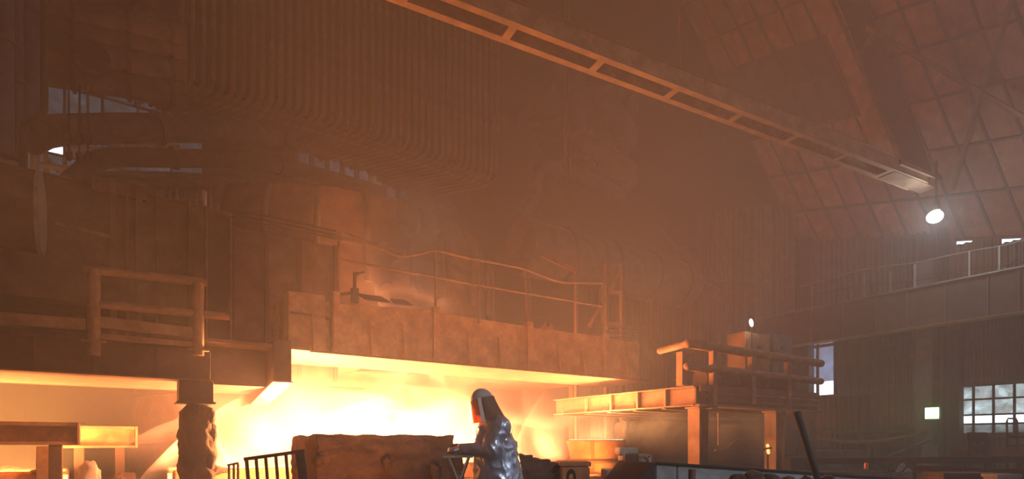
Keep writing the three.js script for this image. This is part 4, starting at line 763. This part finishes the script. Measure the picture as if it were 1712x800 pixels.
{
  const heap = [[1236, 797, 0.075], [1262, 793, 0.09], [1290, 797, 0.07], [1318, 800, 0.06], [1350, 800, 0.07], [1385, 797, 0.05]];
  const labels = ['brown slag lump leftmost in front of the dark trough', 'largest brown slag lump in front of the dark trough', 'slag lump right beside the largest one at the trough', 'small dark slag lump at the middle of the trough', 'dark slag lump near the foot of the leaning pole', 'small slag lump right of the foot of the leaning pole'];
  heap.forEach(([px, py, r], i) => { const p = at(px, py, 4.7), t = thing('slag_lump', labels[i], 'lump', [p.x, 0, p.z]); part('lump', lump(V(p.x, p.y - r * 0.6, p.z), r * 1.3, r, r, 0.3, 3), i < 3 ? M.brown : M.slag, t); part('pile', lump(V(p.x, (p.y - r) / 2, p.z), r * 1.5, (p.y - r) / 2 + 0.02, r * 1.5, 0.2, 2), M.slag, t); });
  const a = at(1332, 690, 5.0), b = at(1366, 796, 5.0), c = b.clone().sub(a).normalize(), t = thing('leaning_pole', 'dark round pole leaning out of the trough at the right', 'pole', b.clone().setY(0.35));
  part('shaft', rod(a, b.clone().addScaledVector(c, 0.6), 0.031, 16), M.soot, t); part('tip_cap', rod(a.clone().addScaledVector(c, -0.015), a.clone().addScaledVector(c, 0.03), 0.036, 16), M.dark, t);
  const sl = (name, label, p, q, d, w, h, m, cat) => { const P1 = at(...p, d), P2 = at(...q, d), e = P2.clone().sub(P1).normalize(), o = thing(name, label, cat, P2.clone().addScaledVector(e, 0.2)); part('length', bar(P1, P2.clone().addScaledVector(e, 0.25), w, h, FWD, 0.01), m, o); part('end_cap', bar(P1.clone().addScaledVector(e, -0.01), P1.clone().addScaledVector(e, 0.05), w * 1.12, h * 1.12, FWD, 0.01), m, o); };
  sl('copper_bar', 'bright copper-orange bar standing up at the lower right', [1449, 774], [1445, 802], 6.5, 0.035, 0.03, iron(0.75, 0.22, 0.06, 0.4, 0.6), 'bar');
  sl('plank', 'left of the two pale slanting planks at the lower right', [1511, 777], [1484, 803], 7.0, 0.05, 0.03, M.wood, 'plank');
  sl('plank', 'right of the two pale slanting planks at the lower right', [1521, 785], [1496, 806], 6.8, 0.06, 0.03, M.wood, 'plank');
}
// ------------------------------------------------------------------ clutter along the right wall
{
  const q = (px, py, d) => at(px, py, d);
  const beam = (label, p0, p1, d0, d1, h, w, m) => { const a = q(...p0, d0), b = q(...p1, d1), t = thing('steel_beam', label, 'beam', [(a.x + b.x) / 2, Math.min(a.y, b.y) - h / 2, (a.z + b.z) / 2]); part('flange_beam', ibeam(a, b, h, w), m, t); for (const f of [0.06, 0.5, 0.94]) { const c = a.clone().lerp(b, f), e = V(c.x, 0, c.z); part('stand', bar(e, V(c.x, c.y - h / 2, c.z), 0.12, 0.12, V(0, 0, 1)), M.dark, t); } };
  beam('long low steel beam crossing the lower right below the window', [1340, 770], [1730, 767], 15, 13.6, 0.16, 0.2, M.dark);
  beam('upper rusty beam directly under the long grimy window', [1590, 757], [1730, 755], 15.8, 15.2, 0.2, 0.16, M.rust);
  beam('lowest dark beam at the bottom right corner', [1530, 783], [1730, 790], 11.5, 10.8, 0.14, 0.2, M.brown);
  const s = q(1634, 756, 15.4), t = thing('sheet_stand', 'dark slanting metal sheet with two round holes before the window', 'sheet', [s.x, 0, s.z]); t.rotation.y = -YAW;
  const sh = new THREE.Shape([[-0.25, 0], [0.32, 0], [0.24, 0.55], [-0.28, 0.55]].map(([a, b]) => new THREE.Vector2(a, b)));
  for (const [cx, cy] of [[-0.07, 0.24], [0.13, 0.25]]) { const h = new THREE.Path(); h.absellipse(cx, cy, 0.055, 0.035, 0, 6.283); sh.holes.push(h); }
  const y0 = s.y; loc('sheet', metric(new THREE.ExtrudeGeometry(sh, { depth: 0.03, bevelEnabled: false }).translate(0, y0, 0)), M.soot, t); for (const x of [-0.2, 0.25]) loc('leg', box(x - 0.03, x + 0.03, 0, y0 + 0.02, -0.06, 0.0), M.soot, t);
  const f = q(1692, 760, 15.6), k = thing('chair_frame', 'dark open tubular frame before the window at the right edge', 'frame', [f.x, 0, f.z]); k.rotation.y = -YAW;
  const tb = (pts) => tube(pts.map(([a, b, c]) => V(a, b, c)), 0.025, 8, 6, 0.1), fy = f.y;
  loc('frame_tube', tb([[-0.14, 0, 0], [-0.14, fy + 0.98, 0], [-0.1, fy + 1.0, 0], [0.1, fy + 1.0, 0], [0.14, fy + 0.98, 0], [0.14, 0, 0]]), M.soot, k); loc('cross_bar', rod(V(-0.14, fy + 0.5, 0), V(0.4, fy + 0.5, 0), 0.03, 8), M.soot, k); loc('cross_bar', rod(V(-0.14, fy + 0.25, 0), V(0.4, fy + 0.25, 0), 0.03, 8), M.soot, k);
  // low sheet wall and crates under the corrugated wall
  const bx = (name, label, pa, pb, d, dep, m, cat) => { const a = q(...pa, d), b = q(...pb, d), o = thing(name, label, cat, [(a.x + b.x) / 2, 0, (a.z + b.z) / 2]); o.rotation.y = -YAW; const w = Math.hypot(b.x - a.x, b.z - a.z) / 2, h = Math.max(a.y, b.y); loc('body', box(-w, w, 0.02, h - 0.05, -dep, 0, 0.02), m, o); loc('top_rim', box(-w - 0.02, w + 0.02, h - 0.06, h, -dep - 0.02, 0.02), m, o); loc('skid', box(-w, w, 0, 0.06, -dep * 0.7, -dep * 0.5), M.dark, o); };
  bx('low_casing', 'dim grey-green casing at the foot of the corrugated wall', [1364, 752], [1448, 770], 17.5, 0.6, M.grey, 'casing');
  bx('steel_crate', 'rusty orange crate at the bottom right below the beams', [1578, 790], [1668, 800], 10, 0.5, M.rust, 'crate');
  bx('steel_crate', 'small pale green box at the bottom right corner', [1668, 792], [1706, 800], 9.4, 0.3, M.pale, 'crate');
  bx('steel_crate', 'dark crate between the wall columns under the green lamp', [1540, 744], [1568, 770], 18, 0.5, M.wood, 'crate');
  bx('machine_bed', 'long low brown machine bed seen beneath the right platform', [1200, 742], [1300, 770], 19, 1.0, M.brown, 'machine');
  bx('machine_bed', 'dark machine bed behind the right steel post', [1322, 764], [1362, 780], 14, 0.8, M.dark, 'machine');
  const l = q(1252, 773, 16), n = thing('bright_window_patch', 'small pale shape standing in for a bright window under the right platform, left of the glowing strip', 'sheet', [l.x, 0, l.z]); n.rotation.y = -YAW; loc('sheet', lump(V(0, l.y, 0), 0.2, 0.08, 0.1, 0.3, 3), new THREE.MeshStandardMaterial({ color: 0xd5e4ff, roughness: 0.3, metalness: 0.4 }), n); loc('stand', box(-0.2, 0.2, 0, l.y - 0.03, -0.1, 0.1), M.dark, n);  // shiny pale lump on a stand, standing in for a small bright window
  const e = q(1284, 750, 13), gl = thing('strip_lamp', 'small upright strip glowing orange behind the right steel post', 'lamp', [e.x, 0, e.z]); gl.rotation.y = -YAW; loc('glowing_strip', new THREE.CapsuleGeometry(0.035, 0.17, 4, 10).rotateZ(0.1).translate(0, e.y, 0), lampGlow(1, 0.5, 0.15, 2.2), gl); loc('holder', box(-0.02, 0.02, 0, e.y - 0.1, -0.03, 0.0), M.dark, gl); pointLight(new THREE.Color().setRGB(1, 0.5, 0.15), 0.3, [e.x, e.y, e.z], 2);
  pipe('thin_pole', 'thin hanging rod beneath the right platform beside the left post', [[1201, 690, 13], [1201, 744, 13]], 0.018, M.dust, [0.5], 'rod', 8);
  pipe('hose', 'slack hose looping across the floor clutter under the right platform', [[1195, 752, 12.4], [1215, 748, 12.5], [1235, 734, 12.6], [1262, 750, 12.7], [1290, 748, 12.8]], 0.022, M.dust, [0.5], 'hose', 8);
}

{ // dark mound of dust under the right platform
  const a = at(1045, 704, 14.2), b = at(1300, 716, 14.6), t = thing('dust_mound', 'broad dark brown mound of furnace dust behind the right platform posts', 'mound', [(a.x + b.x) / 2, 0, (a.z + b.z) / 2]); t.rotation.y = Math.atan2(-(b.z - a.z), b.x - a.x);
  const w = Math.hypot(b.x - a.x, b.z - a.z) / 2; loc('mound', crag(-w, w, 0, 1.75, -0.9, 0, 0.12, 50, 16, 0.3), M.soot, t); loc('toe', lump(V(w * 0.3, 0.2, 0.1), w * 0.6, 0.5, 0.5, 0.2, 3), M.soot, t);
}
{ // what stands outside the doorway
  const xs = 30, a = onX(1340, 640, xs), b = onX(1410, 572, xs), t = thing('outdoor_shed', 'pale blue shed wall seen outside the doorway', 'shed', [xs + 1, a.y, (a.z + b.z) / 2]);
  part('wall', box(xs, xs + 0.2, a.y, b.y, a.z - 1, b.z + 1), iron(0.30, 0.36, 0.62), t); part('roof_edge', box(xs - 0.3, xs + 0.4, b.y, b.y + 0.15, a.z - 1, b.z + 1), M.grey, t); for (const z of [a.z - 0.8, b.z + 0.8]) part('post', box(xs, xs + 0.15, 0, a.y, z - 0.1, z + 0.1), M.grey, t);
}
// ------------------------------------------------------------------ the worker
function sdfMesh(f, lo, hi, n) {
  const mc = new MarchingCubes(n, new THREE.MeshStandardMaterial(), false, false, 400000); mc.isolation = 0;
  const half = n / 2, c = [0, 1, 2].map((k) => (lo[k] + hi[k]) / 2), s = [0, 1, 2].map((k) => (hi[k] - lo[k]) / 2);
  for (let z = 0; z < n; z++) for (let y = 0; y < n; y++) for (let x = 0; x < n; x++)
    mc.field[x + y * n + z * n * n] = -f(c[0] + s[0] * (x - half) / half, c[1] + s[1] * (y - half) / half, c[2] + s[2] * (z - half) / half);
  mc.update();
  const g = new THREE.BufferGeometry(), p = new Float32Array(mc.count * 3);
  for (let i = 0; i < mc.count; i++) for (let k = 0; k < 3; k++) p[3 * i + k] = c[k] + s[k] * mc.positionArray[3 * i + k];
  g.setAttribute('position', new THREE.BufferAttribute(p, 3));
  const m = mergeVertices(g, 1e-5); m.computeVertexNormals(); return metric(m);
}
const smin = (a, b, k) => { const h = Math.max(0, k - Math.abs(a - b)) / k; return Math.min(a, b) - h * h * k * 0.25; };
function cone(x, y, z, a, b, ra, rb) {                             // a tapered capsule from a to b
  const bx = b[0] - a[0], by = b[1] - a[1], bz = b[2] - a[2], px = x - a[0], py = y - a[1], pz = z - a[2];
  const h = Math.max(0, Math.min(1, (px * bx + py * by + pz * bz) / (bx * bx + by * by + bz * bz)));
  return Math.hypot(px - bx * h, py - by * h, pz - bz * h) - (ra + (rb - ra) * h);
}
const ell = (x, y, z, c, r) => { const q = Math.hypot((x - c[0]) / r[0], (y - c[1]) / r[1], (z - c[2]) / r[2]); return (q - 1) * Math.min(...r); };
{
  // local axes: x to the picture's right, y up, z towards the viewer; the worker faces left
  const D = 6.6, base = at(828, 740, D); base.y = 0;
  const t = thing('person', 'worker in silvery heat-proof coat, grey hood and amber face shield, leaning on a small stand', 'person', base); t.rotation.y = -YAW;
  const J = { head: [-0.145, 1.64, 0], neck: [-0.05, 1.49, 0], sN: [0.065, 1.39, 0.17], sF: [0.03, 1.39, -0.18], eN: [-0.03, 1.125, 0.22], eF: [-0.08, 1.12, -0.2], wN: [-0.37, 1.13, 0.12], wF: [-0.40, 1.125, -0.06], hipN: [0.05, 0.88, 0.1], hipF: [0.04, 0.88, -0.1], kN: [0.04, 0.48, 0.11], kF: [-0.03, 0.48, -0.12], aN: [0.07, 0.1, 0.12], aF: [0.0, 0.1, -0.13] };
  const limbs = [['neck', 'head', 0.06, 0.06], ['sN', 'eN', 0.055, 0.045], ['eN', 'wN', 0.045, 0.03], ['sF', 'eF', 0.055, 0.045], ['eF', 'wF', 0.045, 0.03], ['hipN', 'kN', 0.085, 0.06], ['kN', 'aN', 0.06, 0.042], ['hipF', 'kF', 0.085, 0.06], ['kF', 'aF', 0.06, 0.042]];
  const hand = (x, y, z, w, s) => {                                // palm and five curled digits reaching left over the bar
    let d = ell(x, y, z, [w[0] - 0.055, w[1] + 0.005, w[2]], [0.062, 0.024, 0.046]);
    d = smin(d, cone(x, y, z, w, [w[0] - 0.03, w[1], w[2]], 0.034, 0.03), 0.03);
    for (let i = 0; i < 4; i++) { const fz = w[2] + (i - 1.5) * 0.0235, L = [0.034, 0.042, 0.04, 0.03][i], a = [w[0] - 0.1, w[1] + 0.006, fz], b = [a[0] - L, a[1] + 0.004, fz], c = [b[0] - 0.012, b[1] - 0.03, fz]; d = smin(d, Math.min(cone(x, y, z, a, b, 0.0115, 0.0105), cone(x, y, z, b, c, 0.0105, 0.0095)), 0.008); }
    const th = [w[0] - 0.045, w[1] - 0.004, w[2] + s * 0.04], t2 = [w[0] - 0.09, w[1] - 0.012, w[2] + s * 0.062], t3 = [w[0] - 0.122, w[1] - 0.024, w[2] + s * 0.05];
    return smin(d, Math.min(cone(x, y, z, th, t2, 0.015, 0.0125), cone(x, y, z, t2, t3, 0.0125, 0.011)), 0.012);
  };
  const bodyD = (x, y, z) => {
    let d = ell(x, y, z, [0.0, 1.22, 0], [0.13, 0.26, 0.19]); d = smin(d, ell(x, y, z, [0.04, 0.93, 0], [0.13, 0.16, 0.17]), 0.1);
    for (const [a, b, ra, rb] of limbs) d = smin(d, cone(x, y, z, J[a], J[b], ra, rb), 0.06);
    for (const f of ['aN', 'aF']) d = smin(d, cone(x, y, z, [J[f][0] + 0.03, 0.05, J[f][2]], [J[f][0] - 0.15, 0.035, J[f][2]], 0.045, 0.03), 0.03);
    let h = smin(ell(x, y, z, [-0.135, 1.665, 0], [0.1, 0.118, 0.076]), ell(x, y, z, [-0.165, 1.6, 0], [0.062, 0.085, 0.06]), 0.05);
    h = smin(h, cone(x, y, z, [-0.222, 1.665, 0], [-0.25, 1.625, 0], 0.012, 0.016), 0.02);            // nose
    h = smin(h, cone(x, y, z, [-0.218, 1.585, -0.015], [-0.218, 1.585, 0.015], 0.01, 0.01), 0.015);   // lips
    h = smin(h, ell(x, y, z, [-0.21, 1.55, 0], [0.025, 0.022, 0.028]), 0.02);                        // chin
    for (const s of [-1, 1]) { h = Math.max(h, -ell(x, y, z, [-0.225, 1.665, s * 0.032], [0.018, 0.012, 0.018])); h = smin(h, ell(x, y, z, [-0.12, 1.65, s * 0.078], [0.022, 0.034, 0.012]), 0.01); }
    return smin(d, h, 0.04);
  };
  const skin = new THREE.MeshStandardMaterial({ color: 0x9a6a52, roughness: 0.6 });
  const part2 = (n, g, m, label, p = t) => { const o = new THREE.Mesh(g, m); o.name = n; p.add(o); if (label) o.userData.label = label; return o; };
  const body = part2('body', sdfMesh(bodyD, [-0.56, -0.02, -0.36], [0.3, 1.84, 0.4], 130), skin);
  // the coat: heavy aluminised cloth, creased
  const crease = (x, y, z) => {
    const w = 0.5 * noise.noise(x * 5 + 3, y * 5, z * 5), r = (a) => 1 - Math.abs(a);
    return 0.022 * (r(noise.noise(x * 7 + y * 4 + w, y * 6 - x * 5, z * 7 + 1)) - 0.72) + 0.005 * (r(noise.noise(x * 13 + w * 3, y * 11 + x * 7, z * 13 + 5)) - 0.75);
  };
  const coatD = (x, y, z) => {
    let d = ell(x, y, z, [-0.02, 1.26, 0], [0.215, 0.28, 0.235]);
    d = smin(d, cone(x, y, z, [0.06, 1.385, 0.16], [0.02, 1.385, -0.17], 0.1, 0.1), 0.1);
    d = smin(d, cone(x, y, z, [-0.05, 1.46, 0], [-0.085, 1.51, 0], 0.1, 0.085), 0.06);
    const flare = Math.max(0, (1.2 - y)) * 0.13, k = Math.hypot((x - 0.01 - flare * 0.35) / (0.235 + flare), z / (0.225 + flare * 1.0));
    d = smin(d, Math.max((k - 1) * 0.21, y - 1.2, 0.42 - y), 0.12);
    let a = smin(cone(x, y, z, J.sN, J.eN, 0.105, 0.092), cone(x, y, z, J.eN, J.wN, 0.09, 0.062), 0.05);
    a = Math.min(a, smin(cone(x, y, z, J.sF, J.eF, 0.1, 0.09), cone(x, y, z, J.eF, J.wF, 0.088, 0.062), 0.05));
    d = smin(d, a, 0.035);
    return d - crease(x, y, z);
  };
  const silver = new THREE.MeshPhysicalMaterial({ color: new THREE.Color().setRGB(0.42, 0.46, 0.58), roughness: 0.33, metalness: 0.7, bumpMap: pits, bumpScale: 0.002 });
  const coat = part2('coat', sdfMesh(coatD, [-0.48, 0.38, -0.4], [0.42, 1.66, 0.42], 150), silver, 'silvery creased heat-proof coat');
  for (const w of [J.wN, J.wF]) part2('cuff', new THREE.TorusGeometry(0.05, 0.016, 10, 24).rotateY(Math.PI / 2).translate(w[0] + 0.02, w[1], w[2]), silver, null, coat);
  for (const y of [1.33, 1.2, 1.08]) part2('button', new THREE.CylinderGeometry(0.014, 0.014, 0.02, 12).rotateX(Math.PI / 2).translate(-0.08, y, 0.245 - Math.abs(y - 1.2) * 0.2), new THREE.MeshStandardMaterial({ color: 0xd8b0a0, metalness: 0.7, roughness: 0.3 }), null, coat);
  // gloves over both hands: each its own fine grid
  const gloveM = new THREE.MeshStandardMaterial({ color: new THREE.Color().setRGB(0.4, 0.4, 0.44), roughness: 0.45, metalness: 0.5, bumpMap: pits, bumpScale: 0.002 });
  for (const [w, s] of [[J.wN, 1], [J.wF, -1]]) part2('glove', sdfMesh((x, y, z) => Math.min(hand(x, y, z, w, s), smin(cone(x, y, z, w, [w[0] + 0.07, w[1], w[2]], 0.042, 0.06), hand(x, y, z, w, s), 0.02)) - 0.003, [w[0] - 0.2, w[1] - 0.085, w[2] - 0.1], [w[0] + 0.1, w[1] + 0.085, w[2] + 0.1], 76), gloveM, s > 0 ? 'grey glove nearer the viewer' : 'grey glove of the far hand');
  // boots and trousers below the coat
  const cloth = new THREE.MeshStandardMaterial({ color: 0x4c4d55, roughness: 0.8 }), leather = new THREE.MeshStandardMaterial({ color: 0x1d1815, roughness: 0.7 });
  part2('trousers', sdfMesh((x, y, z) => Math.max(Math.min(...['N', 'F'].map((s) => smin(cone(x, y, z, J['hip' + s], J['k' + s], 0.11, 0.085), cone(x, y, z, J['k' + s], J['a' + s], 0.085, 0.075), 0.04))), 0.1 - y), [-0.2, 0.05, -0.3], [0.24, 1.02, 0.3], 80), cloth);
  for (const s of ['N', 'F']) { const a = J['a' + s]; part2('boot', sdfMesh((x, y, z) => Math.max(smin(cone(x, y, z, [a[0], 0.26, a[2]], [a[0], 0.08, a[2]], 0.068, 0.058), cone(x, y, z, [a[0] + 0.04, 0.055, a[2]], [a[0] - 0.17, 0.045, a[2]], 0.055, 0.045), 0.04), 0.002 - y), [a[0] - 0.26, -0.01, a[2] - 0.1], [a[0] + 0.14, 0.36, a[2] + 0.1], 56), leather); }
  // hood: dome, back drape; the shield before the face
  const hoodG = new THREE.Group(); // only a pose helper: its children are moved to the person below
  const hg = (g) => g.rotateZ(0.2).translate(-0.155, 1.7, 0);      // the head bows a little
  const dome = []; for (let i = 0; i <= 14; i++) { const a = i / 14 * 1.62; dome.push(new THREE.Vector2(Math.max(0.0005, 0.122 * Math.sin(a)), 0.14 * Math.cos(a) - 0.005)); } dome.push(new THREE.Vector2(0.124, -0.03), new THREE.Vector2(0.114, -0.03));
  const felt = new THREE.MeshStandardMaterial({ color: 0xa8a19d, roughness: 0.8, bumpMap: pits, bumpScale: 0.002 });
  const helmet = part2('helmet', hg(plain(new THREE.LatheGeometry(dome.slice().reverse(), 40).scale(1.08, 1, 0.95))), felt, 'grey domed helmet cover');
  const drape = (r0, r1, y0, y1, a0, a1, wav, sx) => {
    const n = 40, m = 14, g = new THREE.PlaneGeometry(1, 1, n, m), p = g.attributes.position;
    for (let i = 0; i < p.count; i++) { const u = p.getX(i) + 0.5, v = 0.5 - p.getY(i), a = a0 + (a1 - a0) * u, r = r0 + (r1 - r0) * Math.pow(v, 1.3) + wav * v * Math.sin(a * 7 + v) ; p.setXYZ(i, Math.cos(a) * r * sx, y0 + (y1 - y0) * v - 0.02 * v * Math.cos(a), Math.sin(a) * r); }
    return g;
  };
  const both = (g, thick) => { const h = g.clone(); h.computeVertexNormals(); const p = h.attributes.position, nn = h.attributes.normal; const q = g.clone(); const pq = q.attributes.position; for (let i = 0; i < pq.count; i++) pq.setXYZ(i, p.getX(i) - nn.getX(i) * thick, p.getY(i) - nn.getY(i) * thick, p.getZ(i) - nn.getZ(i) * thick); const id = q.index.array; for (let i = 0; i < id.length; i += 3) { const k = id[i]; id[i] = id[i + 1]; id[i + 1] = k; } q.computeVertexNormals(); return merge([h, q]); };
  const hide = new THREE.MeshStandardMaterial({ color: new THREE.Color().setRGB(0.16, 0.07, 0.04), roughness: 0.6, bumpMap: pits, bumpScale: 0.003 });
  part2('neck_drape', hg(both(drape(0.126, 0.19, 0.02, -0.235, -1.52, 1.52, 0.008, 1.12), 0.006)), hide, 'brown leather neck drape');
  const amber = new THREE.MeshPhysicalMaterial({ color: new THREE.Color().setRGB(1.0, 0.6, 0.3), roughness: 0.35, transmission: 0.6, thickness: 0, clearcoat: 1 });
  const visor = part2('face_shield', hg(both(drape(0.15, 0.165, -0.0, -0.262, Math.PI - 1.32, Math.PI + 1.32, 0, 1.02), 0.004)), amber, 'amber see-through face shield');
  const bright = new THREE.MeshStandardMaterial({ color: new THREE.Color().setRGB(0.85, 0.83, 0.78), roughness: 0.3, metalness: 0.2 });
  for (const s of [-1, 1]) { part2('shield_frame', hg(both(drape(0.158, 0.172, 0.02, -0.268, s > 0 ? Math.PI - 1.56 : Math.PI + 1.3, s > 0 ? Math.PI - 1.3 : Math.PI + 1.56, 0, 1.0), 0.006)), bright, s > 0 ? 'bright metal edge strip of the shield' : null, visor); part2('hinge', hg(plain(new THREE.CylinderGeometry(0.02, 0.02, 0.02, 14).rotateX(Math.PI / 2).translate(-0.02, 0.0, s * 0.135))), bright, null, visor); }
  part2('brow_band', hg(plain(new THREE.TorusGeometry(0.135, 0.012, 10, 40, 2.3).rotateX(Math.PI / 2).rotateY(Math.PI + 1.15).translate(0, -0.005, 0))), hide, null, visor);
  // the stand under the hands
  const s = thing('trestle_stand', 'narrow bright-edged stand with V-shaped legs under the hands of the worker', 'stand', at(772, 760, D).setY(0)); s.rotation.y = -YAW;
  const lx = (px) => (px - 772) * D / FOCAL, ly = (py) => EYE + (HORIZON - py) * D / FOCAL;
  const part3 = (n, g, m) => { const o = new THREE.Mesh(g, m); o.name = n; s.add(o); return o; };
  part3('top_board', box(lx(745), lx(792), ly(763), ly(759), -0.12, 0.19, 0.006), M.dust);
  part3('edge_strip', box(lx(744), lx(793), ly(764), ly(760.5), 0.19, 0.2, 0.003), M.pale);
  for (const z of [-0.1, 0.17]) { part3('leg', rod(V(lx(753), ly(764), z), V(lx(753) + 0.42, 0.02, z), 0.011, 10), M.pale); part3('leg', rod(V(lx(784), ly(764), z), V(lx(784) - 0.36, 0.02, z), 0.011, 10), M.pale); }
  for (const x of [lx(753) + 0.42, lx(784) - 0.36]) part3('foot_bar', box(x - 0.03, x + 0.03, 0, 0.03, -0.14, 0.21), M.pale);
  part3('brace', rod(V(lx(753) + 0.24, 0.45, 0.17), V(lx(784) - 0.2, 0.45, 0.17), 0.009, 8), M.pale);
}
// ------------------------------------------------------------------ thicker smoke: soft wisps turned every way, lit by the fire like the rest
{
  const n = 128, data = new Uint8Array(n * n * 4);
  for (let y = 0; y < n; y++) for (let x = 0; x < n; x++) {
    const u = (x + 0.5) / n * 2 - 1, v = (y + 0.5) / n * 2 - 1, r = Math.hypot(u, v), f = Math.max(0, 1 - r), k = f * f * (1.5 - 0.5 * f) * (0.85 + 0.6 * fbm(u * 2.2 + 5, v * 2.2, 3.1, 3));
    const i = (y * n + x) * 4; data[i] = data[i + 1] = data[i + 2] = Math.max(0, Math.min(255, 255 * k)); data[i + 3] = 255;
  }
  const soft = new THREE.DataTexture(data, n, n); soft.magFilter = THREE.LinearFilter; soft.needsUpdate = true;
  const smokeM = (o) => new THREE.MeshPhysicalMaterial({ color: new THREE.Color().setRGB(0.9, 0.87, 0.84), roughness: 1, transmission: 0.5, thickness: 0, alphaMap: soft, transparent: true, opacity: o, side: THREE.DoubleSide, depthWrite: false });
  const wisp = new THREE.PlaneGeometry(1, 1, 8, 8), wp = wisp.attributes.position;       // a hollow, bowl-shaped wisp
  for (let i = 0; i < wp.count; i++) wp.setZ(i, 0.35 * (wp.getX(i) ** 2 + wp.getY(i) ** 2) - 0.06 + 0.12 * wp.getX(i) * wp.getY(i));
  wisp.computeVertexNormals();
  const bank = (name, label, count, opacity, place) => {
    const m = new THREE.InstancedMesh(wisp, smokeM(opacity), count), q = new THREE.Quaternion(), M4 = new THREE.Matrix4();
    for (let i = 0; i < count; i++) {
      const [p, s] = place(i / count); q.set(rr(-1, 1), rr(-1, 1), rr(-1, 1), rr(-1, 1)).normalize();
      m.setMatrixAt(i, M4.compose(p, q, V(s, s, s)));
    }
    m.name = numbered(name); scene.add(m); tag(m, label, 'smoke', null, 'stuff');
  };
  bank('smoke_bank', 'glowing smoke filling the space under the casting platform', 48, 0.28, () => [V(rr(0.5, 10.8), rr(0.9, 2.5), rr(-14.6, -11.8)), rr(2.6, 4.2)]);
  bank('smoke_bank', 'thin glowing smoke streaming out under the right platform', 16, 0.2, () => [V(rr(10.6, 13.5), rr(1.3, 1.7), rr(-10.5, -8)), rr(1.6, 2.6)]);
  const top = onZ(690, 480, -12.4);
  bank('smoke_plume', 'upright orange plume rising through the gap behind the handrail', 34, 0.4, (f) => { const y = 3.0 + 4.0 * f; return [V(top.x + rr(-0.5, 0.5) * (1 + f), y, -12.4 + rr(-0.4, 0.4)), 1.9 + 1.2 * f]; });
}
const groups = { air_duct: 'level air ducts in the upper left', service_pipe: 'service pipes before the daylight opening', riser_pipe: 'upright pipes at the far left', ring_main: 'large pipes below the tube curtain', chain_hoist: 'chain hoists in the daylight gap', slag_step: 'slag steps behind the worker', slag_lump: 'slag lumps', plank: 'pale planks at the lower right', pipe_roll: 'pipe rolls behind the heavy railing',
  control_cabinet: 'control cabinets on the right platform', steel_column: 'steel posts under the right platform', steel_beam: 'low beams along the right wall', roof_brace: 'roof braces', roof_rafter: 'roof rafters', snaking_duct: 'snaking ducts', down_pipe: 'upright pipes behind the crane beam', wall_pipe: 'pipes along the corrugated wall', wall_column: 'columns on the right wall', cable: 'slack cables before the ribbed casing', steel_crate: 'crates at the lower right', iron_runner: 'iron runners on the floor', floor_beam: 'hazy beams behind the left column', steel_plate: 'loose plates on the platform', machine_bed: 'machine beds under the right platform', cross_main: 'level pipes behind the boxy duct', curved_duct: 'faint ducts behind the thin uprights', bar_fence: 'bar fences before the white glow', smoke_bank: 'banks of smoke' };
for (const o of scene.children) { const g = groups[o.name.replace(/_[0-9]{3}$/, '')]; if (g && o.userData.label && !o.userData.group) o.userData.group = g; }
scene.traverse((o) => { if (o.isMesh) { o.castShadow = true; o.receiveShadow = true; } });
renderer.render(scene, camera);
